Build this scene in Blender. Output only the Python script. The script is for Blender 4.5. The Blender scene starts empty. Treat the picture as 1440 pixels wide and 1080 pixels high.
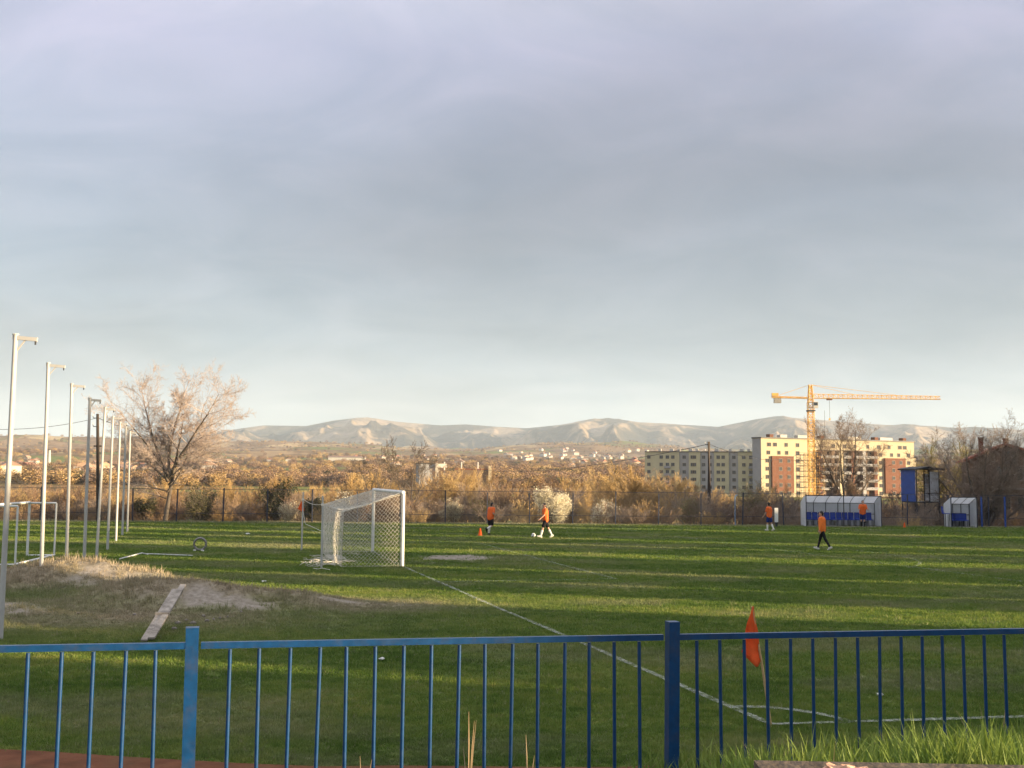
import bpy, bmesh, math, random
import numpy as np
from mathutils import Vector, Matrix, noise as mnoise

# ------------------------------------------------------------------ scene, camera, sky, sun, exposure
scene = bpy.context.scene
COL = scene.collection
R = math.radians
SRC = bpy.data.collections.new('scatter_sources')          # meshes that only feed scatters, never linked to the scene

CAM_Z, FPX, TILT, ROLL = 2.95, 1500.0, math.atan(132 / 1500.0), 0.009
SUN_AZ, SUN_EL = R(106), R(8.5)                             # azimuth clockwise from the viewing direction (+Y)
SUNV = Vector((math.sin(SUN_AZ) * math.cos(SUN_EL), math.cos(SUN_AZ) * math.cos(SUN_EL), math.sin(SUN_EL)))

_F = Vector((0, math.cos(TILT), math.sin(TILT)))
_U = Vector((0, -math.sin(TILT), math.cos(TILT)))
_RX = Vector((1, 0, 0)) * math.cos(ROLL) + _U * math.sin(ROLL)
_UX = -Vector((1, 0, 0)) * math.sin(ROLL) + _U * math.cos(ROLL)
cam_d = bpy.data.cameras.new('camera')
cam_d.sensor_width = 36.0
cam_d.lens = 36.0 * FPX / 1440.0
cam_d.clip_start, cam_d.clip_end = 0.1, 40000.0
cam = bpy.data.objects.new('camera', cam_d)
COL.objects.link(cam)
cam.matrix_world = Matrix(((_RX.x, _UX.x, -_F.x, 0), (_RX.y, _UX.y, -_F.y, 0), (_RX.z, _UX.z, -_F.z, CAM_Z), (0, 0, 0, 1)))
scene.camera = cam

def ray(px, py):
    return _RX * ((px - 720) / FPX) + _UX * ((540 - py) / FPX) + _F
def at(px, py, Y):                                          # the point seen at that pixel, Y metres ahead
    d = ray(px, py); return Vector((0, 0, CAM_Z)) + d * (Y / d.y)
def onz(px, py, z=0.0):                                     # ... on the level z
    d = ray(px, py); return Vector((0, 0, CAM_Z)) + d * ((z - CAM_Z) / d.z)

world = bpy.data.worlds.new('World'); scene.world = world
world.use_nodes = True
wt = world.node_tree; wt.nodes.clear()
def wn(t, **k):
    n = wt.nodes.new(t)
    for a, b in k.items(): setattr(n, a, b)
    return n
def ramp(nt, stops, interp='LINEAR'):
    n = nt.nodes.new('ShaderNodeValToRGB'); e = n.color_ramp; e.interpolation = interp
    while len(e.elements) > 1: e.elements.remove(e.elements[-1])
    for i, (p, c) in enumerate(stops):
        el = e.elements[0] if i == 0 else e.elements.new(p)
        el.position = p
        el.color = (c[0], c[1], c[2], 1) if hasattr(c, '__len__') else (c, c, c, 1)
    return n
def lin(r, g, b):
    f = lambda c: (c / 255 / 12.92) if c / 255 <= 0.04045 else ((c / 255 + 0.055) / 1.055) ** 2.4
    return (f(r), f(g), f(b))
w_out = wn('ShaderNodeOutputWorld')
sky = wn('ShaderNodeTexSky', sky_type='NISHITA', sun_disc=False, sun_elevation=SUN_EL, sun_rotation=SUN_AZ)
sky.altitude = 300; sky.dust_density = 2.0
bg_sky = wn('ShaderNodeBackground'); bg_sky.inputs['Strength'].default_value = 0.05
wt.links.new(sky.outputs[0], bg_sky.inputs['Color'])
# cloud deck: a high overcast layer, paler towards the horizon where one looks under it
tc = wn('ShaderNodeTexCoord')
sep = wn('ShaderNodeSeparateXYZ'); wt.links.new(tc.outputs['Generated'], sep.inputs[0])
# project the view direction on a flat deck so that clouds flatten towards the horizon
zz = wn('ShaderNodeMath', operation='MAXIMUM'); wt.links.new(sep.outputs['Z'], zz.inputs[0]); zz.inputs[1].default_value = 0.0
za = wn('ShaderNodeMath', operation='ADD'); wt.links.new(zz.outputs[0], za.inputs[0]); za.inputs[1].default_value = 0.30
dvx = wn('ShaderNodeMath', operation='DIVIDE'); wt.links.new(sep.outputs['X'], dvx.inputs[0]); wt.links.new(za.outputs[0], dvx.inputs[1])
dvy = wn('ShaderNodeMath', operation='DIVIDE'); wt.links.new(sep.outputs['Y'], dvy.inputs[0]); wt.links.new(za.outputs[0], dvy.inputs[1])
cmb = wn('ShaderNodeCombineXYZ'); wt.links.new(dvx.outputs[0], cmb.inputs[0]); wt.links.new(dvy.outputs[0], cmb.inputs[1])
n1 = wn('ShaderNodeTexNoise'); n1.inputs['Scale'].default_value = 0.85; n1.inputs['Detail'].default_value = 4.0; n1.inputs['Roughness'].default_value = 0.46; n1.inputs['Distortion'].default_value = 0.5
n2 = wn('ShaderNodeTexNoise'); n2.inputs['Scale'].default_value = 2.9; n2.inputs['Detail'].default_value = 6.0; n2.inputs['Roughness'].default_value = 0.58; n2.inputs['Distortion'].default_value = 0.8
mp = wn('ShaderNodeMapping'); mp.inputs['Scale'].default_value = (1.0, 1.5, 1.0); mp.inputs['Rotation'].default_value = (0, 0, R(20)); mp.inputs['Location'].default_value = (3.4, 1.7, 0)
wt.links.new(cmb.outputs[0], mp.inputs[0]); wt.links.new(mp.outputs[0], n1.inputs['Vector']); wt.links.new(mp.outputs[0], n2.inputs['Vector'])
cr_h = ramp(wt, [(0.0, (0.98, 0.95, 0.78)), (0.03, (0.74, 0.80, 0.74)), (0.075, (0.47, 0.55, 0.575)), (0.12, (0.355, 0.43, 0.49)), (0.19, (0.300, 0.372, 0.468)), (0.28, (0.325, 0.378, 0.500)), (0.38, (0.45, 0.475, 0.64)), (0.5, (0.64, 0.66, 0.77)), (0.75, (1.0, 1.0, 1.08)), (1.0, (1.2, 1.2, 1.27))])
wt.links.new(sep.outputs['Z'], cr_h.inputs[0])
cl1 = ramp(wt, [(0.28, 0.77), (0.5, 1.0), (0.72, 1.27)]); wt.links.new(n1.outputs['Fac'], cl1.inputs[0])
cl2 = ramp(wt, [(0.3, (0.84, 0.885, 0.91)), (0.5, (1.0, 1.0, 1.0)), (0.7, (1.18, 1.12, 1.10))]); wt.links.new(n2.outputs['Fac'], cl2.inputs[0])
m1 = wn('ShaderNodeMixRGB', blend_type='MULTIPLY'); m1.inputs[0].default_value = 1; wt.links.new(cr_h.outputs[0], m1.inputs[1]); wt.links.new(cl1.outputs[0], m1.inputs[2])
m2 = wn('ShaderNodeMixRGB', blend_type='MULTIPLY'); m2.inputs[0].default_value = 1; wt.links.new(m1.outputs[0], m2.inputs[1]); wt.links.new(cl2.outputs[0], m2.inputs[2])
bg_cl = wn('ShaderNodeBackground'); bg_cl.inputs['Strength'].default_value = 0.345
wt.links.new(m2.outputs[0], bg_cl.inputs['Color'])
mixw = wn('ShaderNodeMixShader'); mixw.inputs[0].default_value = 0.93
wt.links.new(bg_sky.outputs[0], mixw.inputs[1]); wt.links.new(bg_cl.outputs[0], mixw.inputs[2]); wt.links.new(mixw.outputs[0], w_out.inputs['Surface'])

sun_d = bpy.data.lights.new('sun', 'SUN'); sun_d.energy = 5.0; sun_d.angle = R(0.53); sun_d.color = (1.0, 0.755, 0.455)
sun_o = bpy.data.objects.new('sun', sun_d); COL.objects.link(sun_o)
sun_o.rotation_euler = SUNV.to_track_quat('Z', 'Y').to_euler()

vs = scene.view_settings
vs.view_transform = 'Standard'; vs.look = 'None'; vs.gamma = 1.0; vs.exposure = 1.65; vs.use_curve_mapping = False
scene.render.film_transparent = False
cy = scene.cycles
cy.use_denoising = True
cy.max_bounces = 6; cy.diffuse_bounces = 2; cy.glossy_bounces = 2; cy.transmission_bounces = 4; cy.transparent_max_bounces = 12; cy.volume_bounces = 1
cy.use_adaptive_sampling = True; cy.adaptive_threshold = 0.015
cy.caustics_reflective = False; cy.caustics_refractive = False

# ------------------------------------------------------------------ helpers: materials
def newmat(name):
    m = bpy.data.materials.new(name); m.use_nodes = True
    nt = m.node_tree; nt.nodes.clear()
    o = nt.nodes.new('ShaderNodeOutputMaterial'); b = nt.nodes.new('ShaderNodeBsdfPrincipled')
    nt.links.new(b.outputs[0], o.inputs['Surface'])
    return m, nt, b, o
def noise_node(nt, scale, detail=4, rough=0.55, coord='Object', dist=0.0, mapscale=None):
    t = nt.nodes.new('ShaderNodeTexCoord') if coord != 'World' else nt.nodes.new('ShaderNodeNewGeometry')
    src = t.outputs[coord] if coord != 'World' else t.outputs['Position']
    if mapscale:
        mpn = nt.nodes.new('ShaderNodeMapping'); mpn.inputs['Scale'].default_value = mapscale
        nt.links.new(src, mpn.inputs[0]); src = mpn.outputs[0]
    n = nt.nodes.new('ShaderNodeTexNoise'); n.inputs['Scale'].default_value = scale; n.inputs['Detail'].default_value = detail
    n.inputs['Roughness'].default_value = rough; n.inputs['Distortion'].default_value = dist
    nt.links.new(src, n.inputs['Vector'])
    return n
def mixc(nt, fac, a, b, blend='MIX'):
    m = nt.nodes.new('ShaderNodeMixRGB'); m.blend_type = blend
    for i, v in ((0, fac), (1, a), (2, b)):
        if hasattr(v, 'is_output'): nt.links.new(v, m.inputs[i])
        elif i == 0: m.inputs[0].default_value = v
        else: m.inputs[i].default_value = (v[0], v[1], v[2], 1)
    return m.outputs[0]
def simple(name, col, rough=0.6, var=0.25, scale=6.0, metallic=0.0, spec=0.4, bump=0.0, dirt=None, dirt_amt=0.5, coord='Object', trans=0.0):
    m, nt, b, o = newmat(name)
    n = noise_node(nt, scale, 5, 0.6, coord)
    lo = tuple(c * (1 - var) for c in col); hi = tuple(min(1, c * (1 + var)) for c in col)
    rp = ramp(nt, [(0.3, lo), (0.7, hi)]); nt.links.new(n.outputs['Fac'], rp.inputs[0])
    c = rp.outputs[0]
    if dirt:
        n3 = noise_node(nt, scale * 0.45, 6, 0.7, coord)
        rr = ramp(nt, [(0.5, 0.0), (0.68, dirt_amt)]); nt.links.new(n3.outputs['Fac'], rr.inputs[0])
        c = mixc(nt, rr.outputs[0], c, dirt)
    nt.links.new(c, b.inputs['Base Color'])
    b.inputs['Roughness'].default_value = rough; b.inputs['Metallic'].default_value = metallic
    b.inputs['Specular IOR Level'].default_value = spec
    if bump:
        bn = nt.nodes.new('ShaderNodeBump'); bn.inputs['Strength'].default_value = bump; bn.inputs['Distance'].default_value = 0.02
        nb = noise_node(nt, scale * 4, 4, 0.6, coord); nt.links.new(nb.outputs['Fac'], bn.inputs['Height']); nt.links.new(bn.outputs[0], b.inputs['Normal'])
    if trans:
        tr = nt.nodes.new('ShaderNodeBsdfTranslucent'); nt.links.new(c, tr.inputs['Color'])
        mx = nt.nodes.new('ShaderNodeMixShader'); mx.inputs[0].default_value = trans
        nt.links.new(b.outputs[0], mx.inputs[1]); nt.links.new(tr.outputs[0], mx.inputs[2]); nt.links.new(mx.outputs[0], o.inputs['Surface'])
    return m
def foliage(name, cols, rough=0.8, trans=0.25, scale=0.7):
    """cols: list of colours; varies by instance/object random and by world position"""
    m, nt, b, o = newmat(name)
    oi = nt.nodes.new('ShaderNodeObjectInfo'); n = noise_node(nt, scale, 3, 0.6, 'World')
    ad = nt.nodes.new('ShaderNodeMath'); ad.operation = 'MULTIPLY_ADD'; nt.links.new(oi.outputs['Random'], ad.inputs[0]); ad.inputs[1].default_value = 0.55
    nt.links.new(n.outputs['Fac'], ad.inputs[2])
    sb = nt.nodes.new('ShaderNodeMath'); sb.operation = 'SUBTRACT'; nt.links.new(ad.outputs[0], sb.inputs[0]); sb.inputs[1].default_value = 0.28
    k = len(cols); rp = ramp(nt, [(0.2 + 0.6 * i / max(1, k - 1), c) for i, c in enumerate(cols)])
    nt.links.new(sb.outputs[0], rp.inputs[0]); nt.links.new(rp.outputs[0], b.inputs['Base Color'])
    b.inputs['Roughness'].default_value = rough; b.inputs['Specular IOR Level'].default_value = 0.2
    if trans:
        tr = nt.nodes.new('ShaderNodeBsdfTranslucent'); nt.links.new(rp.outputs[0], tr.inputs['Color'])
        mx = nt.nodes.new('ShaderNodeMixShader'); mx.inputs[0].default_value = trans
        nt.links.new(b.outputs[0], mx.inputs[1]); nt.links.new(tr.outputs[0], mx.inputs[2]); nt.links.new(mx.outputs[0], o.inputs['Surface'])
    return m

# ------------------------------------------------------------------ helpers: meshes and objects
def np_mesh(name, verts, faces, smooth=False, tri=None):
    """verts (N,3); faces (M,k) int array with fixed k"""
    me = bpy.data.meshes.new(name)
    verts = np.asarray(verts, dtype=np.float32); faces = np.asarray(faces, dtype=np.int32)
    me.vertices.add(len(verts)); me.vertices.foreach_set('co', verts.ravel())
    if len(faces):
        k = faces.shape[1]
        me.loops.add(faces.size); me.loops.foreach_set('vertex_index', faces.ravel())
        me.polygons.add(len(faces)); me.polygons.foreach_set('loop_start', np.arange(0, faces.size, k, dtype=np.int32))
        me.polygons.foreach_set('loop_total', np.full(len(faces), k, dtype=np.int32))
        me.polygons.foreach_set('use_smooth', np.full(len(faces), smooth, dtype=bool))
    me.update(calc_edges=True); me.validate()
    return me
def link(name, me, mat=None, parent=None, loc=None, rot=None):
    o = bpy.data.objects.new(name, me); COL.objects.link(o)
    if mat is not None and me is not None and len(me.materials) == 0: me.materials.append(mat)
    if parent is not None: o.parent = parent
    if loc is not None: o.location = loc
    if rot is not None: o.rotation_euler = rot
    return o
def tag(o, label=None, cat=None, group=None, kind=None):
    if label: o['label'] = label
    if cat: o['category'] = cat
    if group: o['group'] = group
    if kind: o['kind'] = kind
    return o
def thing(name, label, cat, loc=(0, 0, 0), rz=0.0, group=None):
    o = bpy.data.objects.new(name, None); COL.objects.link(o); o.empty_display_size = 0.3
    o.location = loc; o.rotation_euler = (0, 0, rz)
    return tag(o, label, cat, group)
def copy_tree(o, parent=None):
    c = o.copy(); COL.objects.link(c); c.parent = parent
    for ch in o.children: copy_tree(ch, c)
    return c
class MB:
    def __init__(s): s.v = []; s.f = []; s.sm = False
    def quad(s, a, b, c, d):
        n = len(s.v); s.v += [tuple(a), tuple(b), tuple(c), tuple(d)]; s.f.append((n, n + 1, n + 2, n + 3)); return s
    def box(s, c, d, rz=0.0, M=None):
        n = len(s.v); x, y, z = d[0] / 2, d[1] / 2, d[2] / 2
        cs, sn = math.cos(rz), math.sin(rz)
        for dz in (-z, z):
            for dx, dy in ((-x, -y), (x, -y), (x, y), (-x, y)):
                p = Vector((dx * cs - dy * sn, dx * sn + dy * cs, dz))
                if M is not None: p = M @ p
                s.v.append((c[0] + p.x, c[1] + p.y, c[2] + p.z))
        for f in ((0, 3, 2, 1), (4, 5, 6, 7), (0, 1, 5, 4), (1, 2, 6, 5), (2, 3, 7, 6), (3, 0, 4, 7)): s.f.append(tuple(n + i for i in f))
        return s
    def bar(s, p, q, w, h=None):                            # rectangular bar between two points
        p, q = Vector(p), Vector(q); h = h or w; d = q - p; L = d.length
        M = d.to_track_quat('Z', 'Y').to_matrix()
        return s.box((p + q) / 2, (w, h, L), 0, M)
    def tube(s, p, q, r, r2=None, n=8, cap=True):
        p, q = Vector(p), Vector(q); r2 = r if r2 is None else r2
        M = (q - p).to_track_quat('Z', 'Y').to_matrix(); b = len(s.v)
        for c, rr in ((p, r), (q, r2)):
            for i in range(n):
                a = 2 * math.pi * i / n; s.v.append(tuple(c + M @ Vector((rr * math.cos(a), rr * math.sin(a), 0))))
        for i in range(n): j = (i + 1) % n; s.f.append((b + i, b + j, b + n + j, b + n + i))
        if cap: s.f.append(tuple(b + n - 1 - i for i in range(n))); s.f.append(tuple(b + n + i for i in range(n)))
        return s
    def path(s, pts, r, n=6, closed=False):                 # a tube along a polyline with shared rings
        pts = [Vector(p) for p in pts]; b = len(s.v); k = len(pts)
        for i, p in enumerate(pts):
            if closed: d = pts[(i + 1) % k] - pts[i - 1]
            else: d = pts[min(i + 1, k - 1)] - pts[max(i - 1, 0)]
            M = d.to_track_quat('Z', 'Y').to_matrix(); rr = r[i] if hasattr(r, '__len__') else r
            for j in range(n):
                a = 2 * math.pi * j / n; s.v.append(tuple(p + M @ Vector((rr * math.cos(a), rr * math.sin(a), 0))))
        for i in range(k if closed else k - 1):
            i2 = (i + 1) % k
            for j in range(n): s.f.append((b + i * n + j, b + i * n + (j + 1) % n, b + i2 * n + (j + 1) % n, b + i2 * n + j))
        if not closed: s.f.append(tuple(b + n - 1 - j for j in range(n))); s.f.append(tuple(b + (k - 1) * n + j for j in range(n)))
        return s
    def prism(s, poly, ax0, ax1, o, t):                     # polygon in the plane (ax0, ax1) at o, extruded by vector t
        o, a, bb, t = Vector(o), Vector(ax0), Vector(ax1), Vector(t); n = len(poly); b = len(s.v)
        for e in (Vector((0, 0, 0)), t):
            for u, w in poly: s.v.append(tuple(o + a * u + bb * w + e))
        s.f.append(tuple(b + i for i in reversed(range(n)))); s.f.append(tuple(b + n + i for i in range(n)))
        for i in range(n): j = (i + 1) % n; s.f.append((b + i, b + j, b + n + j, b + n + i))
        return s
    def ell(s, c, r, nu=10, nv=7, M=None):
        b = len(s.v); c = Vector(c)
        for i in range(nv + 1):
            th = math.pi * i / nv
            for j in range(nu):
                a = 2 * math.pi * j / nu; p = Vector((r[0] * math.sin(th) * math.cos(a), r[1] * math.sin(th) * math.sin(a), r[2] * math.cos(th)))
                if M is not None: p = M @ p
                s.v.append(tuple(c + p))
        for i in range(nv):
            for j in range(nu): s.f.append((b + i * nu + j, b + (i + 1) * nu + j, b + (i + 1) * nu + (j + 1) % nu, b + i * nu + (j + 1) % nu))
        return s
    def mesh(s, name, smooth=False):
        me = bpy.data.meshes.new(name); me.from_pydata(s.v, [], s.f); me.validate()
        bm = bmesh.new(); bm.from_mesh(me); bmesh.ops.remove_doubles(bm, verts=bm.verts, dist=1e-6); bmesh.ops.recalc_face_normals(bm, faces=bm.faces); bm.to_mesh(me); bm.free()
        if smooth: me.polygons.foreach_set('use_smooth', [True] * len(me.polygons)); me.set_sharp_from_angle(angle=R(50))
        return me
    def build(s, name, mat, parent=None, smooth=False, loc=None, rot=None):
        return link(name, s.mesh(name, smooth), mat, parent, loc, rot)

def segs_mesh(name, segs, k=3):
    """segs: list of (p0, p1, r0, r1) -> tapered tubes, vectorised"""
    a = np.array([(*s[0], *s[1], s[2], s[3]) for s in segs], dtype=np.float64)
    p0, p1, r0, r1 = a[:, 0:3], a[:, 3:6], a[:, 6], a[:, 7]
    d = p1 - p0; d /= np.maximum(np.linalg.norm(d, axis=1, keepdims=True), 1e-9)
    ref = np.where(np.abs(d[:, 2:3]) < 0.9, np.array([[0, 0, 1.0]]), np.array([[1.0, 0, 0]]))
    u = np.cross(d, ref); u /= np.linalg.norm(u, axis=1, keepdims=True); v = np.cross(d, u)
    n = len(a); V = np.zeros((n, 2 * k, 3))
    for j in range(k):
        t = 2 * math.pi * j / k; e = u * math.cos(t) + v * math.sin(t)
        V[:, j] = p0 + e * r0[:, None]; V[:, k + j] = p1 + e * r1[:, None]
    base = (np.arange(n) * 2 * k)[:, None]
    F = np.concatenate([base + np.array([[j, (j + 1) % k, k + (j + 1) % k, k + j]]) for j in range(k)])
    return np_mesh(name, V.reshape(-1, 3), F, smooth=True)

def scatter(name, pts, scl, rot, idx, sources, mat=None, label=None, cat=None):
    """ONE object whose points carry instances of the source meshes (stuff nobody could count)"""
    me = bpy.data.meshes.new(name); n = len(pts)
    me.vertices.add(n); me.vertices.foreach_set('co', np.asarray(pts, dtype=np.float32).ravel())
    for an, ty, arr, f in (('scl', 'FLOAT_VECTOR', scl, 'vector'), ('rot', 'FLOAT_VECTOR', rot, 'vector')):
        at_ = me.attributes.new(an, ty, 'POINT'); at_.data.foreach_set(f, np.asarray(arr, dtype=np.float32).ravel())
    ai = me.attributes.new('idx', 'INT', 'POINT'); ai.data.foreach_set('value', np.asarray(idx, dtype=np.int32))
    o = link(name, me)
    col = bpy.data.collections.new(name + '_src')
    for i, s in enumerate(sources):
        so = bpy.data.objects.new('%s_s%02d' % (name, i), s); col.objects.link(so)
    ng = bpy.data.node_groups.new(name + '_gn', 'GeometryNodeTree')
    ng.interface.new_socket('Geometry', in_out='INPUT', socket_type='NodeSocketGeometry')
    ng.interface.new_socket('Geometry', in_out='OUTPUT', socket_type='NodeSocketGeometry')
    N, L = ng.nodes.new, ng.links.new
    gi, go = N('NodeGroupInput'), N('NodeGroupOutput')
    ci = N('GeometryNodeCollectionInfo'); ci.inputs['Collection'].default_value = col
    ci.inputs['Separate Children'].default_value = True; ci.inputs['Reset Children'].default_value = True
    ip = N('GeometryNodeInstanceOnPoints'); ip.inputs['Pick Instance'].default_value = True
    def na(nm, ty):
        q = N('GeometryNodeInputNamedAttribute'); q.data_type = ty; q.inputs['Name'].default_value = nm
        return [x for x in q.outputs if x.enabled and x.name == 'Attribute'][0]
    L(gi.outputs[0], ip.inputs['Points']); L(ci.outputs[0], ip.inputs['Instance'])
    L(na('idx', 'INT'), ip.inputs['Instance Index']); L(na('scl', 'FLOAT_VECTOR'), ip.inputs['Scale'])
    e2r = N('FunctionNodeEulerToRotation'); L(na('rot', 'FLOAT_VECTOR'), e2r.inputs[0]); L(e2r.outputs[0], ip.inputs['Rotation'])
    L(ip.outputs[0], go.inputs[0])
    md = o.modifiers.new('scatter', 'NODES'); md.node_group = ng
    return tag(o, label, cat, kind='stuff')

# fractal noise on arrays (value noise), used for all relief
def vnoise(x, y, seed=0):
    x = np.asarray(x, dtype=np.float64); y = np.asarray(y, dtype=np.float64)
    xi, yi = np.floor(x), np.floor(y); xf, yf = x - xi, y - yi
    def h(i, j):
        v = np.sin(i * 127.1 + j * 311.7 + seed * 74.7) * 43758.5453
        return v - np.floor(v)
    s = lambda t: t * t * t * (t * (t * 6 - 15) + 10)
    u, v = s(xf), s(yf)
    return (h(xi, yi) * (1 - u) + h(xi + 1, yi) * u) * (1 - v) + (h(xi, yi + 1) * (1 - u) + h(xi + 1, yi + 1) * u) * v
def fbm(x, y, octs=5, seed=0, gain=0.5):
    t, a, n = 0, 1.0, 0
    for i in range(octs):
        t = t + a * vnoise(x * 2 ** i, y * 2 ** i, seed + i); n += a; a *= gain
    return t / n
def ridged(x, y, octs=5, seed=0, gain=0.5):
    t, a, n, w = 0, 1.0, 0, 1.0
    for i in range(octs):
        r = (1 - np.abs(2 * vnoise(x * 2 ** i, y * 2 ** i, seed + i) - 1)) ** 2 * w
        t = t + a * r; n += a; a *= gain; w = np.clip(r * 1.6, 0, 1)
    return t / n
# ------------------------------------------------------------------ the setting: ground, track, bank, valley, mountains
rng = np.random.default_rng(7)
rnd = random.Random(11)

def far_edge(X): return 70.3 + 0.075 * X                   # where the mown ground ends, just past the boundary fence
def gauss(X, Y, x, y, sx, sy, th=0.0):
    c, s = math.cos(th), math.sin(th); u = (X - x) * c + (Y - y) * s; v = -(X - x) * s + (Y - y) * c
    return np.exp(-(u / sx) ** 2 - (v / sy) ** 2)
def mound(X, Y):
    z = 0.62 * gauss(X, Y, -11.2, 28.6, 2.3, 1.5, -0.15) + 0.40 * gauss(X, Y, -14.2, 27.0, 2.4, 2.0)
    z = z + 0.50 * gauss(X, Y, -7.2, 24.6, 1.7, 1.0, -0.1) + 0.30 * gauss(X, Y, -8.9, 25.6, 1.5, 1.2)
    z = z + 0.20 * gauss(X, Y, -4.9, 25.2, 1.4, 0.8, -0.2) + 0.25 * gauss(X, Y, -12.0, 22.6, 2.2, 1.6)
    m = np.clip(z * 3, 0, 1)
    return z + m * 0.16 * (fbm(X * 1.7, Y * 1.7, 4, 3) - 0.5) + m * 0.05 * (fbm(X * 7, Y * 7, 2, 5) - 0.5)
def gz(X, Y):
    X = np.asarray(X, float); Y = np.asarray(Y, float)
    z = 0.05 * (fbm(X * 0.12, Y * 0.12, 3, 9) - 0.5) * np.clip((Y - 14) / 6, 0, 1)
    return z + mound(X, Y)
def gz1(x, y): return float(gz(np.array([x]), np.array([y]))[0])
def dry_mask(X, Y):
    m = np.clip(mound(X, Y) * 3.2, 0, 1)
    m = np.maximum(m, 0.85 * gauss(X, Y, -9.0, 22.8, 5.0, 2.4))
    m = np.maximum(m, 0.45 * gauss(X, Y, -9.8, 45.5, 3.0, 2.6)) 
    m = np.maximum(m, 0.95 * gauss(X, Y, -4.2, 24.8, 3.2, 1.4))
    n = fbm(X * 0.9, Y * 0.9, 4, 21)
    m = np.clip(m * (0.55 + 0.9 * n), 0, 1)
    edge = np.clip((Y - far_edge(X) + 3.4) / 2.2, 0, 1) * (0.35 + 0.6 * fbm(X * 0.4, Y * 0.4, 3, 8))
    return np.maximum(np.maximum(m, edge), 0.30 * np.clip((fbm(X * 0.33, Y * 0.5, 5, 33) - 0.53) * 5, 0, 1))
GN = Vector((-3.57, 35.57, 0)); GF = Vector((-5.41, 42.26, 0))          # goal post feet
GC = (GN + GF) / 2
def bare_mask(X, Y):
    n = fbm(X * 1.3, Y * 1.3, 4, 4)
    m = 1.25 * gauss(X, Y, -1.9, 39.7, 1.7, 1.6) * (0.45 + 1.0 * n)
    m = np.maximum(m, 1.1 * gauss(X, Y, 5.72, 41.2, 0.34, 0.5)); m = np.maximum(m, 0.62 * gauss(X, Y, -2.6, 38.2, 3.0, 4.2) * (0.35 + 1.1 * fbm(X * 2.1, Y * 2.1, 4, 77)))
    m = np.maximum(m, 1.25 * gauss(X, Y, -11.8, 22.6, 2.2, 2.0) * (0.3 + 1.1 * n))
    m = np.maximum(m, 0.8 * gauss(X, Y, -9.8, 45.6, 1.9, 1.5) * (0.2 + 1.1 * n))
    m = np.maximum(m, 1.1 * gauss(X, Y, -10.0, 27.6, 2.0, 1.3) * (0.12 + 1.2 * fbm(X * 2.3, Y * 2.3, 4, 6)))
    m = np.maximum(m, 1.1 * gauss(X, Y, -6.6, 24.0, 2.2, 0.95) * (0.12 + 1.2 * fbm(X * 2.3, Y * 2.3, 4, 7))); m = np.maximum(m, 0.9 * gauss(X, Y, -3.6, 24.9, 1.9, 0.5) * (0.3 + 1.1 * n))
    return np.clip((m - 0.45) * 2.6, 0, 1)
def axis(*spec):
    out = []
    for a, b, st in spec: out += list(np.arange(a, b - 1e-6, st))
    return np.array(out + [spec[-1][1]])
def grid_mesh(name, gx, gy, zf, xy=None):
    X, Y = np.meshgrid(gx, gy)
    if xy: X, Y = xy(X, Y)
    Z = zf(X, Y); V = np.stack([X, Y, Z], -1).reshape(-1, 3)
    nx, ny = len(gx), len(gy); i = np.arange(ny - 1)[:, None] * nx + np.arange(nx - 1)[None, :]
    F = np.stack([i, i + 1, i + nx + 1, i + nx], -1).reshape(-1, 4)
    return np_mesh(name, V, F, smooth=True), X.ravel(), Y.ravel()
def fattr(me, nm, vals):
    a = me.attributes.new(nm, 'FLOAT', 'POINT'); a.data.foreach_set('value', np.asarray(vals, dtype=np.float32))

# ---- turf colour shared by the soil sheet and the blades on it
def turf_nodes(nt, inst):
    def attr(nm):
        a = nt.nodes.new('ShaderNodeAttribute'); a.attribute_name = nm
        if inst: a.attribute_type = 'INSTANCER'
        return a.outputs['Fac']
    nA = noise_node(nt, 0.30, 5, 0.62, 'World', 0.3, (0.7, 1.6, 1))
    nB = noise_node(nt, 2.6, 4, 0.6, 'World', 0.0, (0.8, 1.2, 1))
    r1 = ramp(nt, [(0.30, (0.066, 0.120, 0.020)), (0.46, (0.116, 0.190, 0.034)), (0.62, (0.185, 0.240, 0.048)), (0.80, (0.280, 0.280, 0.082))])
    mm = nt.nodes.new('ShaderNodeMath'); mm.operation = 'MULTIPLY_ADD'; nt.links.new(nB.outputs['Fac'], mm.inputs[0]); mm.inputs[1].default_value = 0.58
    m3 = nt.nodes.new('ShaderNodeMath'); m3.operation = 'MULTIPLY_ADD'; nt.links.new(nA.outputs['Fac'], m3.inputs[0]); m3.inputs[1].default_value = 0.75; m3.inputs[2].default_value = -0.165
    nt.links.new(m3.outputs[0], mm.inputs[2])
    src = mm.outputs[0]
    if inst:
        oi = nt.nodes.new('ShaderNodeObjectInfo'); q = nt.nodes.new('ShaderNodeMath'); q.operation = 'MULTIPLY_ADD'
        nt.links.new(oi.outputs['Random'], q.inputs[0]); q.inputs[1].default_value = 0.22; nt.links.new(src, q.inputs[2])
        q2 = nt.nodes.new('ShaderNodeMath'); q2.operation = 'SUBTRACT'; nt.links.new(q.outputs[0], q2.inputs[0]); q2.inputs[1].default_value = 0.09; src = q2.outputs[0]
    nt.links.new(src, r1.inputs[0])
    nD = noise_node(nt, 5.0, 3, 0.6, 'World')
    rd = ramp(nt, [(0.3, (0.23, 0.19, 0.12)), (0.5, (0.37, 0.31, 0.215)), (0.75, (0.50, 0.43, 0.32))]); nt.links.new(nD.outputs['Fac'], rd.inputs[0])
    return mixc(nt, attr('dry'), r1.outputs[0], rd.outputs[0]), attr
m_turf, nt, b, o_ = newmat('turf_soil')
c, attr = turf_nodes(nt, False)
nE = noise_node(nt, 9.0, 5, 0.65, 'World')
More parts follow.
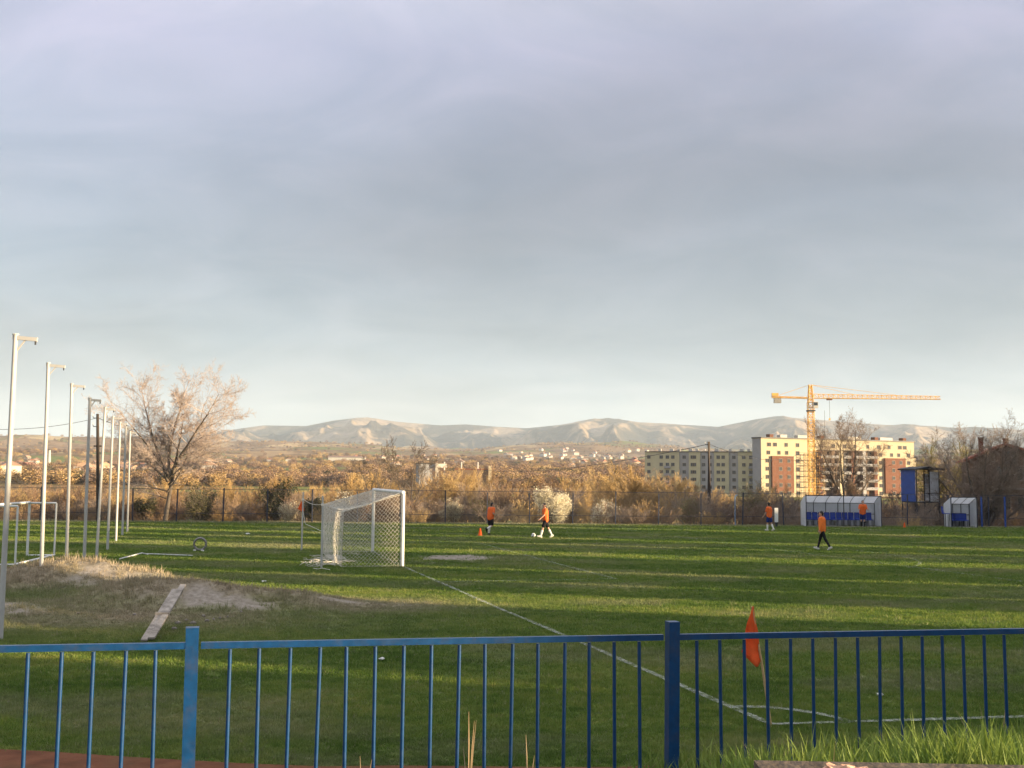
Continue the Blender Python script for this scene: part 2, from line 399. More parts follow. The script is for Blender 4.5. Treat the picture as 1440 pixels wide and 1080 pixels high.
re = ramp(nt, [(0.3, (0.20, 0.165, 0.125)), (0.6, (0.34, 0.30, 0.25)), (0.8, (0.46, 0.42, 0.37))]); nt.links.new(nE.outputs['Fac'], re.inputs[0])
nt.links.new(mixc(nt, attr('bare'), mixc(nt, 0.35, c, (0.055, 0.045, 0.02)), re.outputs[0]), b.inputs['Base Color'])
b.inputs['Roughness'].default_value = 0.95; b.inputs['Specular IOR Level'].default_value = 0.1
bp = nt.nodes.new('ShaderNodeBump'); bp.inputs['Strength'].default_value = 0.8; bp.inputs['Distance'].default_value = 0.04
nF = noise_node(nt, 14.0, 4, 0.7, 'World'); nt.links.new(nF.outputs['Fac'], bp.inputs['Height']); nt.links.new(bp.outputs[0], b.inputs['Normal'])
m_blade, nt, b, o_ = newmat('turf_blades')
c, attr = turf_nodes(nt, True)
nt.links.new(c, b.inputs['Base Color']); b.inputs['Roughness'].default_value = 0.7; b.inputs['Specular IOR Level'].default_value = 0.2
tr = nt.nodes.new('ShaderNodeBsdfTranslucent'); nt.links.new(c, tr.inputs['Color']); mx = nt.nodes.new('ShaderNodeMixShader'); mx.inputs[0].default_value = 0.35
nt.links.new(b.outputs[0], mx.inputs[1]); nt.links.new(tr.outputs[0], mx.inputs[2]); nt.links.new(mx.outputs[0], o_.inputs['Surface'])

gx = axis((-150, -40, 8), (-40, -18, 1.0), (-18, -1, 0.16), (-1, 12, 0.5), (12, 44, 1.0), (44, 150, 8))
gy = axis((-60, 6, 3), (6, 19, 0.5), (19, 32, 0.16), (32, 48, 0.5), (48, 71, 1.0))
def stretch(X, Y):
    f = np.clip((Y - 48) / 23.0, 0, 1); return X, np.where(Y > 48, 48 + f * (far_edge(np.clip(X, -60, 60)) - 48), Y)
me, X, Y = grid_mesh('ground', gx, gy, gz, stretch)
fattr(me, 'dry', dry_mask(X, Y)); fattr(me, 'bare', bare_mask(X, Y))
ground = tag(link('ground', me, m_turf), kind='structure')

# ---- mown grass blades
def tuft(name, seed, n=9, rad=0.06, h=0.045, w=0.006):
    r = random.Random(seed); v, f = [], []
    for i in range(n):
        a = r.uniform(0, 6.28); q = rad * math.sqrt(r.random()); x, y = q * math.cos(a), q * math.sin(a)
        b = r.uniform(0, 6.28); dx, dy = math.cos(b) * w, math.sin(b) * w; hh = h * r.uniform(0.5, 1.15)
        lx, ly = r.gauss(0, 0.5) * hh, r.gauss(0, 0.5) * hh; k = len(v)
        v += [(x - dx, y - dy, -0.01), (x + dx, y + dy, -0.01), (x + lx, y + ly, hh)]; f.append((k, k + 1, k + 2))
    me = np_mesh(name, v, f); me.materials.append(m_blade); return me
tufts = [tuft('tuft', s) for s in range(4)]
P, S = [], []
for y0, y1, den, sc, zs in ((10.6, 13, 900, 0.85, 0.75), (13, 16, 620, 1.0, 0.7), (16, 21, 330, 1.3, 0.6), (21, 28, 190, 1.6, 0.55), (28, 38, 110, 2.1, 0.45), (38, 52, 60, 2.8, 0.36), (52, 71, 38, 3.6, 0.32)):
    hw = 0.5 * y1 + 1.5; n = int(den * (y1 - y0) * 2 * hw)
    x = rng.uniform(-hw, hw, n); y = rng.uniform(y0, y1, n); k = np.abs(x) < 0.5 * y + 1.2; x, y = x[k], y[k]
    k = y < far_edge(x); x, y = x[k], y[k]
    s = sc * rng.uniform(0.7, 1.3, len(x)); d = dry_mask(x, y); tall = np.clip(mound(x, y) * 3, 0, 1)
    d = np.clip(d + 0.5 * (rng.random(len(x)) < 0.10) * rng.random(len(x)), 0, 1); zz_ = s * zs * rng.uniform(0.6, 1.5, len(x)) * np.where(rng.random(len(x)) < 0.02, 2.1, 1.0) * (1 + 1.9 * tall * (rng.random(len(x)) < 0.5)) * (0.75 + 0.6 * fbm(x * 0.6, y * 0.6, 3, 2))
    keep = rng.random(len(x)) > bare_mask(x, y) * 0.96 + 0.45 * tall
    P.append(np.stack([x, y, gz(x, y)], 1)[keep]); S.append(np.stack([s, s, zz_, d], 1)[keep])
P = np.concatenate(P); S = np.concatenate(S)
def track_edge(x): return np.interp(x, [-14, -5.6, -2.0, 1.4, 6.0, 14], [13.6, 11.66, 11.08, 11.22, 12.0, 13.6])
k = P[:, 1] > track_edge(P[:, 0]) + 0.12 * (rng.random(len(P)) - 0.3); P, S = P[k], S[k]
rot = np.stack([np.zeros(len(P)), np.zeros(len(P)), rng.uniform(0, 6.28, len(P))], 1)
g = scatter('grass', P, S[:, :3], rot, rng.integers(0, 4, len(P)), tufts, label='short mown grass covering the football pitch', cat='grass')
fattr(g.data, 'dry', S[:, 3])

# ---- painted lines (worn chalk on the blades)
def chalk(nm, fmax):
  m_, nt, b, o_ = newmat(nm)
  b.inputs['Base Color'].default_value = (0.62, 0.64, 0.60, 1); b.inputs['Roughness'].default_value = 0.9
  tp = nt.nodes.new('ShaderNodeBsdfTransparent'); mx = nt.nodes.new('ShaderNodeMixShader'); n = noise_node(nt, 4.3, 7, 0.8, 'World', 0.6); rr = ramp(nt, [(0.36, 0.0), (0.62, fmax)])
  nt.links.new(n.outputs['Fac'], rr.inputs[0]); nt.links.new(rr.outputs[0], mx.inputs[0]); nt.links.new(tp.outputs[0], mx.inputs[1]); nt.links.new(b.outputs[0], mx.inputs[2]); nt.links.new(mx.outputs[0], o_.inputs['Surface'])
  return m_
m_line, m_faint = chalk('chalk_line', 0.44), chalk('faint_chalk_line', 0.24)
def strip(name, pts, w=0.11, z=0.034, mat=None):
    L = []; 
    for a, bb in zip(pts[:-1], pts[1:]):
        a, bb = Vector((a[0], a[1], 0)), Vector((bb[0], bb[1], 0)); n = max(1, int((bb - a).length / 1.0))
        L += [a.lerp(bb, i / n) for i in range(n)]
    L.append(Vector((pts[-1][0], pts[-1][1], 0))); v, f = [], []
    for i, p in enumerate(L):
        d = (L[min(i + 1, len(L) - 1)] - L[max(i - 1, 0)]).normalized(); q = Vector((-d.y, d.x, 0)); ww = w * rnd.uniform(0.4, 0.6)
        for s in (-1, 1):
            pp = p + q * (s * ww); v.append((pp.x, pp.y, gz1(pp.x, pp.y) + z))
        if i: f.append((2 * i - 2, 2 * i - 1, 2 * i + 1, 2 * i))
    return tag(link(name, np_mesh(name, v, f), mat or m_line), kind='structure')
CN = onz(1085, 1022); CF = onz(423.5, 741.5)                             # near and far corners
tdir = Vector((1.0, 0.165, 0)).normalized()
strip('goal_line', [CN, GN, GF, CF], 0.11)
strip('near_touchline', [CN, CN + tdir * 40], 0.11, 0.036)
strip('far_touchline', [CF, CF + Vector((1, 0.075, 0)) * 70], 0.16, 0.034)
gd = (GF - GN).normalized(); bd = Vector((gd.y, -gd.x, 0))               # along the goal, and out into the pitch
a1, a2 = GN - gd * 5.5, GF + gd * 5.5
ga = [a1, a1 + bd * 5.4, a2 + bd * 5.4, a2]
strip('goal_area_line', ga, 0.13, 0.035, m_faint)
p1, p2 = GN - gd * 16.5, GF + gd * 16.5
strip('penalty_area_line', [p1, p1 + tdir * 17.2, p2 + bd * 16.8, p2], 0.13, 0.0365, m_faint)
PS = GC + bd * 11.0
arc = [PS + 9.15 * (bd * math.cos(a) + gd * math.sin(a)) for a in np.linspace(-0.92, 0.92, 18)]
strip('penalty_arc', arc, 0.13, 0.037, m_faint)
strip('corner_arc', [CN + 1.0 * (tdir * math.cos(a) + (GN - CN).normalized() * math.sin(a)) for a in np.linspace(0, 1.62, 12)], 0.12, 0.037)

# ---- red cinder running track and the bank with its wall below the fence
m_track = simple('cinder', (0.155, 0.064, 0.034), 0.95, 0.28, 3.0, spec=0.1, bump=0.5, dirt=(0.10, 0.085, 0.04), dirt_amt=0.4)
xs = np.linspace(-60, 60, 160); v, f = [], []
for i, x in enumerate(xs):
    e = float(track_edge(x) + 0.16 * (fbm(np.array([x * 1.3]), np.array([0.0]), 3, 2)[0] - 0.5))
    v += [(x, 5.0, 0.022), (x, e, 0.022)]
    if i: f.append((2 * i - 2, 2 * i, 2 * i + 1, 2 * i - 1))
tag(link('running_track', np_mesh('running_track', v, f), m_track), kind='structure')

FD = Vector((2.047, 0.558, 0)).normalized()                              # direction of the railing
FP0 = Vector((-1.308, 4.50, 0)); FL = 2.122                              # second post and panel length
def fence_y(x): return 4.50 + (x + 1.308) * FD.y / FD.x
def bank_z(X, Y):
    s = Y - fence_y(X)                                                    # distance behind (-) or beyond the railing
    rgt = np.clip((X + 0.2) / 1.2, 0, 1); top = 1.52 + rgt * (0.12 + 0.22 * np.clip((-0.35 - s) / 0.9, 0, 1)) - 0.04 * np.clip(-X, 0, 4)
    top = top + 0.05 * (fbm(X * 1.5, Y * 1.5, 3, 6) - 0.5)
    fall = np.clip((s - 0.12) / 1.5, 0, 1)
    return top * (1 - fall ** 0.8) - 0.05
m_bank = simple('bank_soil', (0.085, 0.066, 0.040), 0.95, 0.4, 2.5, spec=0.1, bump=0.6, dirt=(0.06, 0.075, 0.02), dirt_amt=0.8)
me, _, _ = grid_mesh('bank', axis((-30, -6, 2), (-6, 8, 0.25), (8, 40, 2)), np.concatenate([np.arange(-14, -2, 2.0), np.arange(-2.0, 3.0, 0.4)]), lambda X, Y: bank_z(X, Y), lambda X, Y: (X, Y + fence_y(X)))
tag(link('bank', me, m_bank), kind='structure')

# ---- valley floor and hills beyond, then mountains, as sheets spread out from the pitch
def tz(X, Y):
    r = np.hypot(X, Y); az = np.arctan2(X, Y)
    z = np.interp(r, [55, 72, 80, 100, 150, 300, 500, 700, 1000, 1500, 2000, 3000, 4000, 5000, 5600], [-0.6, -0.35, -0.9, -1.9, -3.0, -4.0, -1.0, 4.5, 9.5, 20, 34, 62, 92, 118, 100])
    bump = (fbm(X / 420 + 5, Y / 420, 5, 12) - 0.5)
    amp = np.interp(r, [72, 200, 600, 1500, 3000, 5000], [0.3, 2.0, 7, 26, 62, 95])
    z = z + bump * amp + 0.35 * (fbm(X / 9, Y / 9, 3, 2) - 0.5) * np.clip((r - 72) / 10, 0, 1)
    hill = 22 * np.exp(-((az + 0.185) / 0.085) ** 2 - ((r - 3300) / 700) ** 2)        # bare brown hill left of centre
    hill2 = 48 * np.exp(-((az - 0.10) / 0.11) ** 2 - ((r - 4000) / 700) ** 2) + 40 * np.exp(-((az + 0.42) / 0.12) ** 2 - ((r - 3600) / 800) ** 2)
    return z + hill + hill2
def tz1(x, y): return float(tz(np.array([x]), np.array([y]))[0])
def polar(name, az, rr, zf):
    A, RR = np.meshgrid(az, rr); X, Y = RR * np.sin(A), RR * np.cos(A); Z = zf(X, Y)
    V = np.stack([X, Y, Z], -1).reshape(-1, 3); nx, ny = len(az), len(rr)
    i = np.arange(ny - 1)[:, None] * nx + np.arange(nx - 1)[None, :]
    return np_mesh(name, V, np.stack([i, i + 1, i + nx + 1, i + nx], -1).reshape(-1, 4), smooth=True)
az = np.radians(np.concatenate([np.arange(-80, -32, 2.0), np.arange(-32, 32, 0.14), np.arange(32, 81, 2.0)]))
m_val, nt, b, o_ = newmat('valley_fields')
gp = nt.nodes.new('ShaderNodeNewGeometry'); mpn = nt.nodes.new('ShaderNodeMapping'); mpn.inputs['Scale'].default_value = (1 / 260, 1 / 420, 1 / 260); mpn.inputs['Rotation'].default_value = (0, 0, 0.35)
nt.links.new(gp.outputs['Position'], mpn.inputs[0])
vo = nt.nodes.new('ShaderNodeTexVoronoi'); vo.inputs['Scale'].default_value = 1.6; nt.links.new(mpn.outputs[0], vo.inputs['Vector'])
spc = nt.nodes.new('ShaderNodeSeparateXYZ'); nt.links.new(vo.outputs['Color'], spc.inputs[0])
rf = ramp(nt, [(0.0, (0.30, 0.20, 0.11)), (0.22, (0.19, 0.21, 0.065)), (0.4, (0.44, 0.32, 0.17)), (0.58, (0.17, 0.19, 0.06)), (0.75, (0.38, 0.26, 0.14)), (0.9, (0.50, 0.38, 0.21))], 'CONSTANT')
nt.links.new(spc.outputs['X'], rf.inputs[0])
nw = noise_node(nt, 1 / 130.0, 6, 0.68, 'World'); rw = ramp(nt, [(0.44, 0.0), (0.52, 0.9)]); nt.links.new(nw.outputs['Fac'], rw.inputs[0])
nw2 = noise_node(nt, 1 / 22.0, 5, 0.7, 'World'); rw2 = ramp(nt, [(0.3, (0.09, 0.062, 0.038)), (0.5, (0.20, 0.125, 0.066)), (0.72, (0.32, 0.21, 0.105))]); nt.links.new(nw2.outputs['Fac'], rw2.inputs[0])
nt.links.new(mixc(nt, rw.outputs[0], rf.outputs[0], rw2.outputs[0]), b.inputs['Base Color']); b.inputs['Roughness'].default_value = 0.95; b.inputs['Specular IOR Level'].default_value = 0.05
bp = nt.nodes.new('ShaderNodeBump'); bp.inputs['Strength'].default_value = 1.0; bp.inputs['Distance'].default_value = 7.0; nt.links.new(nw2.outputs['Fac'], bp.inputs['Height']); nt.links.new(bp.outputs[0], b.inputs['Normal'])
tag(link('valley_terrain', polar('valley_terrain', az, np.geomspace(56, 5600, 170), tz), m_val), kind='structure')

sky_px = [(-200, 640), (0, 628), (50, 625), (100, 621), (150, 617), (200, 613), (260, 612), (320, 605), (370, 598), (430, 599), (470, 591), (497, 588), (530, 589), (560, 593), (620, 598), (655, 596.5), (700, 600), (740, 602), (790, 597), (835, 590), (865, 592), (900, 595), (960, 597), (1010, 600), (1060, 590), (1100, 587), (1150, 590), (1200, 594), (1240, 597), (1300, 598.5), (1345, 602), (1440, 608), (1640, 618)]
sx_, se_ = [], []
for px, py in sky_px:
    d = ray(px, py); sx_.append(math.atan2(d.x, d.y)); se_.append(d.z / math.hypot(d.x, d.y))
R0, RC = 4900.0, 7800.0
def mz(X, Y):
    r = np.hypot(X, Y); a = np.arctan2(X, Y); E = np.interp(a, sx_, se_)
    zc = E * RC + CAM_Z
    t = (r - R0) / (RC - R0)
    wx = a * 5.2 + 0.20 * (fbm(a * 6, r / 1500, 3, 41) - 0.5); wr = r / 2600
    wx = wx * 1.9 + 0.35 * wr + 0.5 * (fbm(a * 9, r / 900, 3, 44) - 0.5); sp = 0.62 * (1 - np.sqrt((2 * vnoise(wx, wr, 51) - 1) ** 2 + 0.05)) + 0.38 * (1 - np.sqrt((2 * vnoise(wx * 2.3, wr * 2.1, 52) - 1) ** 2 + 0.05))
    sp2 = fbm(a * 22, r / 420, 5, 61)
    tt = np.clip(t, 0, 1); prof = tt ** 1.5
    body = zc * prof
    env = np.clip(np.sin(np.clip(t, 0, 1.0) * math.pi), 0, 1) ** 0.7
    z = body + env * ((sp - 0.47) * 520 + (sp2 - 0.5) * 120)
    sp3 = ridged(a * 46 + 0.8 * fbm(a * 20, r / 700, 3, 81), r / 620, 4, 91)
    z = z + env * (sp3 - 0.4) * 60
    lim = (E * 0.985) * r + CAM_Z                                        # nothing in front rises over the crest line
    z = np.where(t < 0.97, np.minimum(z, lim - 3 + 6 * (sp2 - 0.5)), z)
    z = z + (np.abs(t - 1) < 0.12) * (fbm(a * 60, r / 300, 3, 71) - 0.5) * 9
    back = np.clip((r - RC) / 1800, 0, 1); z = np.where(r > RC, zc * (1 - 0.6 * back ** 1.3), z)
    return z - 25 * (t < 0.02)
az = np.radians(np.concatenate([np.arange(-36, -30, 0.6), np.arange(-30, 30, 0.075), np.arange(30, 36.1, 0.6)]))
m_mtn, nt, b, o_ = newmat('mountain_slopes')
n = noise_node(nt, 1 / 420.0, 7, 0.66, 'World', 0.4); rp = ramp(nt, [(0.38, (0.045, 0.046, 0.040)), (0.48, (0.085, 0.075, 0.058)), (0.53, (0.25, 0.19, 0.125)), (0.7, (0.40, 0.31, 0.22))]); nt.links.new(n.outputs['Fac'], rp.inputs[0])  # dark forest and tan grass; contrast widened to paint in sunlit patches too
n2_ = noise_node(nt, 1 / 60.0, 5, 0.7, 'World'); r2_ = ramp(nt, [(0.3, 0.65), (0.7, 1.15)]); nt.links.new(n2_.outputs['Fac'], r2_.inputs[0])
nt.links.new(mixc(nt, 1.0, rp.outputs[0], r2_.outputs[0], 'MULTIPLY'), b.inputs['Base Color']); b.inputs['Roughness'].default_value = 0.95; b.inputs['Specular IOR Level'].default_value = 0.05
bp = nt.nodes.new('ShaderNodeBump'); bp.inputs['Strength'].default_value = 1.0; bp.inputs['Distance'].default_value = 18.0; nt.links.new(n2_.outputs['Fac'], bp.inputs['Height']); nt.links.new(bp.outputs[0], b.inputs['Normal'])
tag(link('mountains', polar('mountains', az, np.concatenate([np.linspace(4900, 8000, 150), np.linspace(8060, 9700, 24)]), mz), m_mtn), kind='structure')

# ---- air: one closed box of thin even haze
hz = MB().box((0, 4900, 300), (12400, 10600, 740)).build('haze', None)
m_hz = bpy.data.materials.new('haze_air'); m_hz.use_nodes = True; nt = m_hz.node_tree; nt.nodes.clear()
o_ = nt.nodes.new('ShaderNodeOutputMaterial'); pv = nt.nodes.new('ShaderNodeVolumePrincipled')
pv.inputs['Color'].default_value = (0.70, 0.84, 1.0, 1); pv.inputs['Density'].default_value = 7.5e-5; pv.inputs['Anisotropy'].default_value = 0.0
nt.links.new(pv.outputs[0], o_.inputs['Volume']); hz.data.materials.append(m_hz)
tag(hz, 'thin pale haze filling the air of the valley', 'haze', kind='stuff')
# ------------------------------------------------------------------ things on and round the pitch
m_white = simple('white_paint', (0.72, 0.72, 0.70), 0.45, 0.08, 5.0, dirt=(0.40, 0.36, 0.30), dirt_amt=0.35)
m_pole = simple('pole_paint', (0.46, 0.455, 0.44), 0.5, 0.10, 3.0, dirt=(0.33, 0.28, 0.22), dirt_amt=0.5)
m_navy = simple('railing_paint', (0.005, 0.048, 0.145), 0.36, 0.20, 30.0, spec=0.42, bump=0.05, dirt=(0.07, 0.06, 0.06), dirt_amt=0.3)
m_dark = simple('dark_metal', (0.035, 0.037, 0.042), 0.5, 0.3, 6.0)
m_wood = simple('weathered_wood', (0.36, 0.32, 0.275), 0.85, 0.35, 7.0, spec=0.15, bump=0.5, dirt=(0.12, 0.10, 0.08), dirt_amt=0.6)
m_cane = simple('cane_wood', (0.52, 0.37, 0.18), 0.7, 0.2, 14.0)
m_orange = simple('orange_cloth', (0.92, 0.20, 0.055), 0.75, 0.10, 12.0, spec=0.15, trans=0.5)
m_net = simple('net_cord', (0.74, 0.70, 0.62), 0.8, 0.12, 8.0)
m_conc = simple('concrete', (0.34, 0.325, 0.295), 0.9, 0.2, 5.0, spec=0.15, bump=0.4, dirt=(0.16, 0.14, 0.11), dirt_amt=0.6)
m_tar = simple('tarred_wood', (0.045, 0.034, 0.028), 0.8, 0.3, 3.0)
m_blue = simple('blue_sheet', (0.030, 0.075, 0.30), 0.45, 0.12, 3.0, dirt=(0.05, 0.06, 0.10), dirt_amt=0.4)
m_wpan = simple('white_panel', (0.82, 0.83, 0.86), 0.45, 0.06, 2.5, dirt=(0.60, 0.58, 0.56), dirt_amt=0.4, trans=0.45)
m_seat = simple('blue_plastic', (0.022, 0.055, 0.33), 0.35, 0.10, 6.0)
m_mesh = simple('fence_wire', (0.16, 0.16, 0.17), 0.6, 0.2, 4.0)
m_fpost = simple('fence_post_paint', (0.034, 0.040, 0.062), 0.6, 0.3, 3.0, dirt=(0.14, 0.09, 0.06), dirt_amt=0.5)
m_rubber = simple('grey_rubber', (0.22, 0.21, 0.19), 0.8, 0.2, 9.0)

# ---- blue railing in front of the camera
rail_z = lambda x: 2.232 - 0.0145 * (x + 0.3)
t = thing('railing', 'blue painted metal railing with thin pickets along the bank', 'railing', FP0)
def fpt(s): return FD * s                                                 # along the railing from its second post
fa = math.atan2(FD.y, FD.x)
for i in range(-2, 5):
    p = fpt(i * FL); x = FP0.x + p.x; top = rail_z(x) + 0.068
    MB().box((0, 0, (top + 0.9) / 2), (0.052, 0.052, top - 0.9), fa).box((0, 0, top + 0.0025), (0.0535, 0.0535, 0.005), fa).build('post', m_navy, t, loc=(p.x, p.y, 0), rot=(rnd.gauss(0, 0.004), rnd.gauss(0, 0.004), 0))
for i in range(-2, 4):
    a, bb = fpt(i * FL + 0.028), fpt((i + 1) * FL - 0.028)
    for dz, nm in ((-0.0, 'top_rail'), (-0.93, 'bottom_rail')):
        a_, b_ = Vector((a.x, a.y, rail_z(FP0.x + a.x) + dz)), Vector((bb.x, bb.y, rail_z(FP0.x + bb.x) + dz))
        MB().bar(a_, b_, 0.025, 0.026).build(nm, m_navy, t)
    step = (FL - 2 * 0.1445) / 15
    for k in range(16):
        s = i * FL + 0.1445 + step * k + rnd.gauss(0, 0.0015); p = fpt(s); x = FP0.x + p.x; zt = rail_z(x) - 0.0175; 
        MB().tube((0, 0, -0.45), (0, 0, 0.45), 0.0082, n=10).build('picket', m_navy, t, True, loc=(p.x, p.y, zt - 0.45), rot=(rnd.gauss(0, 0.005), rnd.gauss(0, 0.006), rnd.gauss(0, 0.05)))

# ---- concrete ledge with broken bricks, lower right, and a parapet further right on the terrace
lg = MB().box((0, 0, 0), (7.0, 1.0, 0.34)).build('ledge', m_conc)
lg.data.materials.clear(); lg.data.materials.append(simple('ledge_crust', (0.125, 0.10, 0.075), 0.95, 0.45, 6.0, spec=0.1, bump=0.8, dirt=(0.05, 0.045, 0.03), dirt_amt=0.8))
LX = Vector((0.80, 3.48, 0)); lg.location = (LX.x + 3.48, 2.95, 2.04 - 0.17); lg.rotation_euler = (0, 0, -0.035)
tag(lg, kind='structure')
m_brick = simple('broken_brick', (0.56, 0.33, 0.22), 0.9, 0.25, 18.0, bump=0.5, dirt=(0.6, 0.5, 0.4), dirt_amt=0.7)
for (px, dy, w, h, rz, lab) in ((1154, 3.30, 0.085, 0.030, 0.3, 'flat pale brick chip lying on the concrete ledge'), (1176, 3.33, 0.075, 0.045, -0.2, 'tilted pale broken brick in the middle of the ledge'), (1198, 3.31, 0.085, 0.038, 0.15, 'orange broken brick end nearest the right of the ledge')):
    x = (px - 720) / 1500 * dy; bm = bmesh.new(); bmesh.ops.create_cube(bm, size=1.0); bmesh.ops.subdivide_edges(bm, edges=bm.edges, cuts=2, use_grid_fill=True)
    for v in bm.verts:
        v.co = Vector((v.co.x * w, v.co.y * 0.07, v.co.z * h)) + Vector((rnd.gauss(0, 0.004), rnd.gauss(0, 0.004), rnd.gauss(0, 0.004)))
    me = bpy.data.meshes.new('brick_fragment'); bm.to_mesh(me); bm.free()
    tag(link('brick_fragment', me, m_brick, None, (x, dy, 2.042 + h / 2), (rnd.gauss(0, 0.08), rnd.gauss(0, 0.08), rz)), lab, 'brick', 'broken bricks on the ledge')

# ---- near corner flag
cf = thing('corner_flag', 'orange corner flag on a leaning wooden cane behind the blue railing', 'corner flag', (CN.x, CN.y, 0))
top = at(1057, 853, CN.y - 0.12) - CN
MB().path([(0, 0, -0.05), top * 0.5 + Vector((0.008, 0, 0)), top], [0.017, 0.016, 0.013], 7).build('cane', m_cane, cf, True)
def flag_mesh(name, top, hh, ww):
    bm = bmesh.new(); nu, nv = 9, 14; rows = []
    for i in range(nv):
        f = i / (nv - 1); row = []
        for j in range(nu):
            g_ = j / (nu - 1)
            # hangs limp from the cane: narrow at the top, widest low down, folded at the hem
            bot = np.interp(g_, [0, 0.33, 1], [76, 83, 62]) / 76; xl = np.interp(f, [0, 0.3, 1], [-1, -6, -17]); xr = np.interp(f, [0, 0.4, 1], [1, 6.5, 12])
            x = (xr + (xl - xr) * g_) * ww; z = -hh * f * bot
            y = 0.036 * math.sin(g_ * 8 + f * 2.0) * (0.3 + f) + 0.026 * math.sin(f * 9 + g_ * 4) - 0.03 * max(0, f - 0.72) * math.sin(g_ * 3)
            row.append(bm.verts.new((x, y, z)))
        rows.append(row)
    for i in range(nv - 1):
        for j in range(nu - 1): bm.faces.new((rows[i][j], rows[i][j + 1], rows[i + 1][j + 1], rows[i + 1][j]))
    me = bpy.data.meshes.new(name); bm.to_mesh(me); bm.free(); me.polygons.foreach_set('use_smooth', [True] * len(me.polygons)); return me
fl = link('flag', flag_mesh('flag', None, 0.65, 0.0086), m_orange, cf, top + Vector((0.012, -0.012, 0.0)), (0, 0.0, 0.05))
md = fl.modifiers.new('thick', 'SOLIDIFY'); md.thickness = 0.003

# ---- far corner flag
cf2 = thing('corner_flag', 'small far orange corner flag seen behind the goal net poles', 'corner flag', (CF.x, CF.y, 0))
MB().tube((0, 0, -0.05), (0, 0, 1.55), 0.016, 0.014, 6).build('cane', m_cane, cf2, True)
fl2 = link('flag', flag_mesh('flag', None, 0.55, 0.013), m_orange, cf2, (0, -0.02, 1.5)); fl2.modifiers.new('thick', 'SOLIDIFY').thickness = 0.004

# ---- the big goal
gl = thing('football_goal', 'large white football goal with sagging net on the goal line', 'goal', (GN.x, GN.y, 0))
W = GF - GN; GH = 2.44; bk = -bd * 2.0
for p in (Vector((0, 0, 0)), W): MB().tube(p + Vector((0, 0, -0.05)), p + Vector((0, 0, GH)), 0.06, n=12).build('post', m_white, gl, True)
MB().tube(Vector((0, 0, GH)) - gd * 0.06, W + Vector((0, 0, GH)) + gd * 0.06, 0.06, n=12).build('crossbar', m_white, gl, True)
def net_patch(mb, A, B, C, D, cell, sag=0.0, r=0.004, sagv=(0, 0, -1), wob=0.02):
    """A-B along u, A-D along v; diamond meshes on a sagging bilinear patch"""
    A, B, C, D = map(Vector, (A, B, C, D)); sagv = Vector(sagv)
    nu = max(2, round(((B - A).length + (C - D).length) / 2 / cell)); nv = max(2, round(((D - A).length + (C - B).length) / 2 / cell))
    pt = {}
    def P(i, j):
        if (i, j) not in pt:
            u, v = i / nu, j / nv
            q = (A * (1 - u) + B * u) * (1 - v) + (D * (1 - u) + C * u) * v
            q = q + sagv * (sag * math.sin(math.pi * u) * math.sin(math.pi * v))
            if 0 < i < nu and 0 < j < nv: q = q + Vector((rnd.gauss(0, wob), rnd.gauss(0, wob), rnd.gauss(0, wob))) * 0.5
            pt[i, j] = q
        return pt[i, j]
    for i in range(nu):
        for j in range(nv):
            if (i + j) % 2 == 0: segs = ((P(i, j), P(i + 1, j + 1)),)
            else: segs = ((P(i + 1, j), P(i, j + 1)),)
            for a, b_ in segs: mb.append((a, b_, r, r))
    for j in (0, nv):
        for i in range(nu): mb.append((P(i, j), P(i + 1, j), r * 2.0, r * 2.0))
    for i in (0, nu):
        for j in range(nv): mb.append((P(i, j), P(i, j + 1), r * 2.0, r * 2.0))
Z = Vector((0, 0, 1)); tN, tF = Z * GH, W + Z * GH
bN, bF = bk * 1.0 + Z * 0.03, W + bk * 1.0 + Z * 0.03
uN, uF = bk * 0.98 + Z * 1.80, W + bk * 0.98 + Z * 1.86
ns = []
net_patch(ns, tN, tF, uF, uN, 0.066, 0.22, 0.0042)
net_patch(ns, uN, uF, bF, bN, 0.066, 0.10, 0.0042, tuple(-bd))
net_patch(ns, tN + Vector((0, 0, -0.05)), uN, bN, Z * 0.03, 0.066, 0.05, 0.0042, tuple(gd))
net_patch(ns, tF + Vector((0, 0, -0.05)), uF, bF, W + Z * 0.03, 0.066, 0.05, 0.0042, tuple(-gd))
link('net', segs_mesh('net', ns, 3), m_net, gl)
